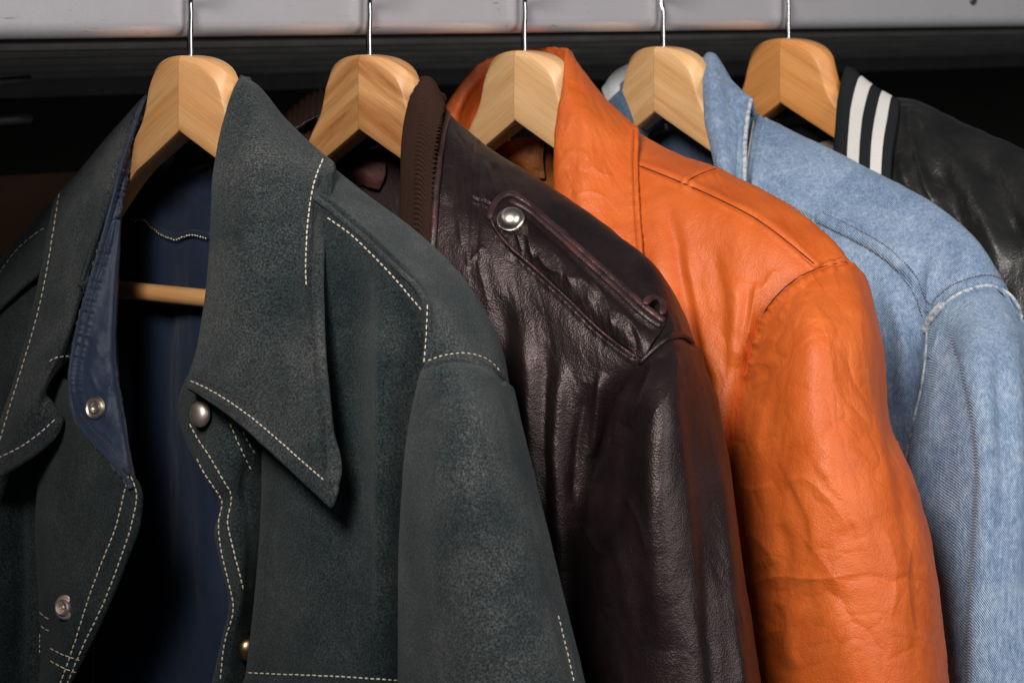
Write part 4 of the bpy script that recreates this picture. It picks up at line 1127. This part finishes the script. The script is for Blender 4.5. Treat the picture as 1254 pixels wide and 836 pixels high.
# ------------------------------------------------------------------ jacket 4: denim
j4 = jacket_root(3, 'washed light blue denim jacket with worn pale seams')
DN = [(.0009, 24, 18), (.0004, 80, 70)]
c4 = patch('collar', j4, m_denim, 3, [
    [(888, 105, -.046), (877, 80, -.042), (900, 122, -.048), (921, 150, -.046), (932, 174, -.040)],
    [(876, 90, -.030), (864, 67, -.020), (875, 66, -.021), (896, 98, -.022), (921, 120, -.019)],
    [(873, 125, -.010), (861, 108, .008), (874, 115, .012), (894, 135, .006), (915, 152, .002)],
    [(876, 165, .004), (864, 150, .024), (877, 155, .028), (894, 170, .022), (912, 190, .016)],
    [(887, 215, .018), (874, 198, .040), (885, 203, .043), (898, 212, .037), (911, 226, .030)],
    [(896, 290, .034), (882, 280, .055), (891, 283, .057), (903, 288, .053), (915, 300, .046)]],
    sp=1.3, thick=.0032, noise=[(.0006, 40, 30), (.0003, 110, 90)], folds=[
    ('g', [(912, 122), (906, 152), (904, 190), (903, 226)], 2.4, -.0009, {'taper': (0, 0)}), ('g', [(880, 90), (888, 150), (892, 220)], 7, .0010)])
tube_on(c4, [(920, 121), (917, 135), (914, 152), (912, 170), (911, 190), (910, 226)], .0016, m_wear, 'worn_edge', j4, off=.0009)
patch('collar', j4, m_white, 3, [
    [(752, 125, -.022), (765, 110, -.030), (780, 98, -.040), (805, 92, -.058), (845, 90, -.064), (880, 92, -.055)],
    [(737, 108, -.002), (750, 90, -.010), (767, 79, -.020), (800, 76, -.045), (840, 73, -.050), (868, 70, -.038)],
    [(742, 122, .006), (757, 108, .002), (772, 96, -.012), (802, 92, -.040), (840, 90, -.046), (869, 90, -.034)]],
    sp=1.4, thick=.003, noise=[(.0007, 60, 50)])
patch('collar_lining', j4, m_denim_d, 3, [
    [(744, 122, .004), (760, 104, .0), (776, 92, -.016), (804, 86, -.043), (842, 84, -.048), (870, 84, -.037)],
    [(762, 150, .008), (774, 135, .002), (786, 125, -.016), (806, 120, -.042), (842, 118, -.048), (872, 118, -.034)],
    [(770, 200, .014), (784, 182, .004), (794, 165, -.016), (812, 150, -.040), (846, 150, -.046), (878, 165, -.030)]],
    sp=1.6, thick=.002, noise=[(.0007, 60, 50)])
f4 = patch('front_panel', j4, m_denim, 3, [
    [(918, 160, -.054), (1002, 193, -.060), (1062, 223, -.060), (1117, 251, -.060), (1172, 288, -.060), (1218, 334, -.057), (1270, 424, -.052)],
    [(904, 130, -.037), (985, 167, -.040), (1045, 197, -.042), (1103, 226, -.042), (1156, 258, -.040), (1201, 301, -.035), (1250, 386, -.028)],
    [(890, 185, .006), (965, 215, .001), (1020, 240, -.008), (1075, 268, -.010), (1126, 299, -.010), (1171, 331, -.008), (1210, 347, -.010)],
    [(884, 235, .018), (955, 260, .016), (1000, 280, .012), (1048, 304, .010), (1091, 332, .008), (1126, 360, .006), (1147, 372, .004)],
    [(896, 325, .030), (960, 345, .034), (1000, 355, .030), (1040, 370, .026), (1080, 391, .026), (1113, 406, .019), (1138, 401, .008)],
    [(930, 450, .045), (970, 460, .045), (1010, 470, .042), (1050, 475, .036), (1085, 481, .036), (1113, 486, .026), (1132, 471, .010)],
    [(960, 600, .048), (1000, 600, .048), (1036, 600, .046), (1066, 600, .044), (1092, 601, .040), (1116, 606, .026), (1132, 601, .003)],
    [(990, 740, .048), (1020, 740, .048), (1050, 740, .046), (1076, 740, .044), (1096, 742, .038), (1116, 746, .022), (1132, 742, .0)],
    [(1000, 980, .048), (1030, 980, .048), (1055, 980, .046), (1080, 980, .044), (1098, 980, .038), (1116, 980, .022), (1132, 980, .0)]],
    sp=1.5, thick=.0022, noise=DN, mirror=True, folds=[
    ('v', [(935, 142), (927, 165), (922, 190), (918, 225)], 1.6, .0012, {'taper': (0, 0)}), ('g', [(944, 150), (937, 172), (931, 200), (928, 228)], 3, .0012),
    ('s', [(1138, 398), (1122, 350), (1092, 321), (1050, 293), (1005, 272), (960, 250)], 2.4, .0032, {'L': 18, 'taper': (0, 0)}),
    ('g', [(1135, 372), (1118, 338), (1088, 308), (1046, 282), (1005, 262)], 3, -.0009, {'taper': (0, 0)}),
    ('g', [(1132, 300), (1128, 340), (1136, 380)], 9, -.003), ('r', [(1140, 330), (1136, 360), (1140, 386)], 6, .0028),
    ('g', [(1060, 330), (1085, 400), (1096, 500)], 12, -.0028), ('g', [(1090, 360), (1106, 430), (1104, 500)], 9, .0024), ('g', [(1180, 300), (1176, 330), (1150, 360)], 10, .0014)])
tube_on(f4, [(1000, 265), (1047, 288), (1090, 315), (1117, 344), (1134, 384)], .0040, m_denim, 'felled_seam', off=-.0002, flat=.36)
stitches(f4, [(1005, 261), (1049, 281), (1093, 308), (1121, 338), (1137, 374)], m_thread_br, 3.6, .66, .0004, jit=.1, off=.0010)
stitches(f4, [(1001, 273), (1044, 295), (1086, 321), (1112, 349), (1129, 388)], m_thread_br, 3.6, .66, .0004, jit=.1, off=.0010)
tube_on(f4, [(923, 147), (919, 170), (915, 195), (912, 226)], .0008, m_thread_w, 'worn_edge', j4)
s4 = patch('sleeve', j4, m_denim, 3, [
    [(1152, 422, -.020), (1137, 393, .013), (1156, 370, .015), (1184, 354, .003), (1214, 348, -.010), (1250, 387, -.028), (1272, 412, -.052), (1242, 432, -.070)],
    [(1150, 500, -.020), (1131, 470, .020), (1156, 450, .031), (1190, 440, .043), (1228, 435, .028), (1267, 452, -.010), (1288, 475, -.050), (1245, 500, -.070)],
    [(1140, 580, -.020), (1110, 560, .030), (1148, 550, .040), (1196, 545, .058), (1240, 540, .040), (1286, 552, -.008), (1306, 575, -.050), (1260, 590, -.070)],
    [(1135, 670, -.020), (1096, 660, .032), (1145, 655, .042), (1196, 652, .062), (1252, 650, .044), (1306, 660, -.006), (1326, 678, -.050), (1275, 690, -.070)],
    [(1135, 770, -.020), (1086, 760, .032), (1142, 760, .044), (1196, 760, .064), (1260, 760, .046), (1322, 765, -.006), (1342, 780, -.050), (1285, 790, -.070)],
    [(1135, 980, -.020), (1076, 980, .032), (1135, 980, .057), (1198, 980, .064), (1268, 980, .046), (1340, 980, -.006), (1360, 985, -.050), (1300, 990, -.070)]],
    sp=1.5, soft=8, thick=.0022, noise=DN, mirror=True, folds=[
    ('g', [(1139, 398), (1156, 374), (1184, 358), (1214, 352), (1240, 368), (1251, 392)], 2.4, -.0012, {'taper': (0, 0)}),
    ('a', [(1166, 396), (1180, 430), (1196, 490), (1205, 560), (1205, 640), (1200, 740), (1196, 850)], 24, .0060, {'taper': (.12, 0)}),
    ('g', [(1160, 400), (1174, 460), (1184, 520), (1188, 580), (1180, 700), (1176, 836)], 9, -.0040, {'taper': (.1, 0)}),
    ('r', [(1152, 400), (1146, 425), (1136, 440)], 4, .0026), ('g', [(1150, 430), (1148, 480), (1136, 550)], 9, .0024),
    ('g', [(1216, 420), (1222, 500), (1224, 600), (1220, 720)], 9, -.0030), ('g', [(1238, 400), (1244, 480), (1246, 600), (1242, 740)], 9, .0028),
    ('r', [(1196, 400), (1206, 480), (1214, 560)], 7, .0018)])
tube_on(s4, [(1137, 398), (1150, 378), (1170, 362), (1190, 354), (1212, 350), (1232, 358), (1246, 374), (1251, 391)], .0012, m_wear, 'worn_seam', j4, off=.0004)
tube_on(s4, [(1133, 408), (1137, 396), (1144, 384), (1156, 372)], .0030, m_wear, 'worn_seam', j4, off=.0002)
tube_on(s4, [(1136, 402), (1134, 440), (1127, 485), (1116, 530), (1109, 566)], .0009, m_wear, 'worn_seam', j4, off=.0004)
tube_on(f4, [(1139, 384), (1152, 367), (1171, 353), (1190, 347), (1211, 343), (1230, 350)], .0036, m_denim, 'felled_seam', off=-.0002, flat=.36)
stitches(f4, [(1140, 374), (1151, 361), (1171, 347), (1190, 341), (1211, 338), (1228, 343)], m_thread_br, 3.6, .66, .0004, jit=.1, off=.0010)
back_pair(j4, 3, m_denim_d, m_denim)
# ------------------------------------------------------------------ jacket 5: black bomber
j5 = jacket_root(4, 'glossy black jacket with a black knit collar with two white stripes')
def ribs5(U, V, su, sv): return .0005*np.abs(np.cos(np.pi*V/.0021))
patch('knit_collar', j5, m_stripe, 4, [
    [(1062, 112, -.046), (1051, 96, -.042), (1074, 122, -.044), (1104, 150, -.040)],
    [(1050, 102, -.030), (1038, 82, -.020), (1067, 103, -.022), (1101, 123, -.020)],
    [(1040, 137, -.012), (1027, 118, .004), (1056, 135, .006), (1096, 152, .004)],
    [(1036, 168, .004), (1024, 152, .020), (1052, 166, .024), (1091, 182, .020)],
    [(1035, 212, .018), (1021, 195, .036), (1050, 208, .040), (1088, 228, .036)],
    [(1036, 300, .034), (1022, 290, .052), (1050, 295, .056), (1088, 305, .050)]],
    sp=1.2, thick=.003, ribs=ribs5)
patch('knit_collar', j5, m_tape, 4, [
    [(930, 160, -.010), (950, 140, -.030), (985, 128, -.055), (1030, 122, -.060), (1056, 112, -.050)],
    [(920, 140, -.002), (945, 118, -.020), (985, 106, -.044), (1030, 100, -.050), (1046, 94, -.040)],
    [(930, 165, .004), (950, 148, -.012), (985, 138, -.040), (1028, 136, -.046), (1040, 128, -.034)]], sp=1.8, thick=.003)
f5 = patch('front_panel', j5, m_black, 4, [
    [(1110, 142, -.055), (1140, 146, -.058), (1172, 162, -.060), (1218, 182, -.060), (1272, 206, -.060), (1336, 240, -.058), (1395, 300, -.052)],
    [(1094, 120, -.030), (1126, 124, -.035), (1157, 140, -.040), (1202, 160, -.040), (1256, 183, -.040), (1322, 216, -.038), (1382, 274, -.028)],
    [(1090, 165, .004), (1120, 175, .0), (1151, 190, .0), (1196, 216, .0), (1246, 246, .0), (1302, 282, .0), (1352, 332, -.002)],
    [(1084, 240, .030), (1111, 256, .030), (1146, 272, .029), (1186, 302, .028), (1231, 332, .028), (1282, 372, .026), (1322, 422, .016)],
    [(1090, 400, .050), (1118, 410, .050), (1150, 420, .048), (1190, 440, .046), (1230, 470, .044), (1276, 505, .036), (1316, 540, .010)],
    [(1100, 600, .054), (1130, 600, .054), (1165, 600, .052), (1200, 610, .050), (1240, 620, .046), (1280, 640, .034), (1310, 660, .008)],
    [(1110, 980, .054), (1140, 980, .054), (1175, 980, .052), (1210, 980, .050), (1245, 980, .046), (1282, 980, .034), (1310, 980, .008)]],
    sp=1.9, thick=.0016, noise=[(.0016, 18, 12), (.0008, 50, 40), (.001, 30, 20, 'r', .4)], mirror=True, folds=[
    ('r', [(1118, 130), (1114, 150), (1124, 195), (1142, 250)], 6, .0040, {'taper': (.1, .2)}), ('g', [(1128, 150), (1132, 190), (1150, 240)], 6, -.003),
    ('g', [(1165, 175), (1180, 220), (1205, 270), (1230, 330)], 12, .0050), ('g', [(1145, 190), (1165, 250), (1190, 310)], 10, -.004),
    ('g', [(1100, 190), (1112, 230), (1124, 260)], 7, .003), ('g', [(1200, 190), (1225, 240), (1254, 300)], 12, -.0045), ('g', [(1230, 200), (1250, 250), (1280, 320)], 13, .004),
    ('g', [(1096, 135), (1112, 132), (1130, 138)], 4, .0015)])
patch('sleeve', j5, m_black, 4, [
    [(1340, 440, -.020), (1318, 424, .018), (1340, 375, .022), (1360, 330, .010), (1375, 300, -.010), (1392, 300, -.028), (1405, 330, -.052), (1380, 370, -.070)],
    [(1330, 560, -.020), (1300, 545, .030), (1335, 520, .050), (1375, 500, .052), (1415, 490, .030), (1450, 500, -.010), (1465, 520, -.050), (1410, 540, -.070)],
    [(1330, 760, -.020), (1290, 750, .034), (1335, 745, .058), (1390, 740, .062), (1450, 740, .042), (1500, 745, -.006), (1515, 760, -.050), (1450, 770, -.070)],
    [(1330, 980, -.020), (1285, 980, .034), (1335, 980, .058), (1395, 980, .062), (1465, 980, .042), (1520, 980, -.006), (1535, 985, -.050), (1465, 990, -.070)]],
    sp=3, thick=.0016, noise=[(.0016, 18, 12), (.0008, 50, 40)], mirror=True)
l5 = back_pair(j5, 4, m_tape, m_black)
lab_rows = [[(1000, 178, .004), (1012, 174, .005), (1030, 170, .004)], [(1002, 188, .005), (1014, 184, .006), (1030, 181, .005)], [(1010, 200, .004), (1020, 196, .005), (1032, 192, .004)]]
patch('label', j5, plain('grey_label', (.42, .38, .36), .8, .2, .1), 4, lab_rows, sp=1.2, thick=.0008, absolute=loft_on(l5, lab_rows))
# ------------------------------------------------------------------ camera, light
cam = bpy.data.cameras.new('camera'); co = bpy.data.objects.new('camera', cam); C.objects.link(co)
co.location = (0, 0, CAMZ); co.rotation_euler = (math.pi/2, 0, 0)
cam.sensor_width = 36; cam.lens = 36*F/1254; cam.shift_y = -418/1254
cam.clip_start = .05; cam.clip_end = 60
cam.dof.use_dof = True; cam.dof.focus_distance = 1.72; cam.dof.aperture_fstop = cam.lens/1000/.0056
sc.camera = co

def spot(name, loc, target, rad, power, col, ang, blend):
    l = bpy.data.lights.new(name, 'SPOT'); l.shadow_soft_size = rad; l.energy = power; l.color = col
    l.spot_size = math.radians(ang); l.spot_blend = blend
    o = bpy.data.objects.new(name, l); C.objects.link(o); o.location = loc
    d = Vector(target)-Vector(loc); o.rotation_euler = d.to_track_quat('-Z', 'Y').to_euler()
    return o
def lamp(name, loc, target, size, power, col):
    l = bpy.data.lights.new(name, 'AREA'); l.shape = 'SQUARE'; l.size = size; l.energy = power; l.color = col
    o = bpy.data.objects.new(name, l); C.objects.link(o); o.location = loc
    d = Vector(target)-Vector(loc); o.rotation_euler = d.to_track_quat('-Z', 'Y').to_euler()
spot('key_lamp', (-.42, .16, CAMZ+.76), (.28, 1.9, CAMZ-.17), .26, 192, (1., .955, .89), 42.5, 1.)
lamp('fill_softbox', (1.35, .55, CAMZ+.30), (.2, 1.9, CAMZ-.3), 1.15, 22, (1., .97, .95))
w = bpy.data.worlds.new('World'); sc.world = w; w.use_nodes = True
w.node_tree.nodes['Background'].inputs['Color'].default_value = (.75, .85, 1., 1)
w.node_tree.nodes['Background'].inputs['Strength'].default_value = .04
sc.view_settings.view_transform = 'Standard'; sc.view_settings.look = 'None'
sc.view_settings.exposure = 0; sc.view_settings.gamma = 1
sc.cycles.use_denoising = True
sc.cycles.max_bounces = 6
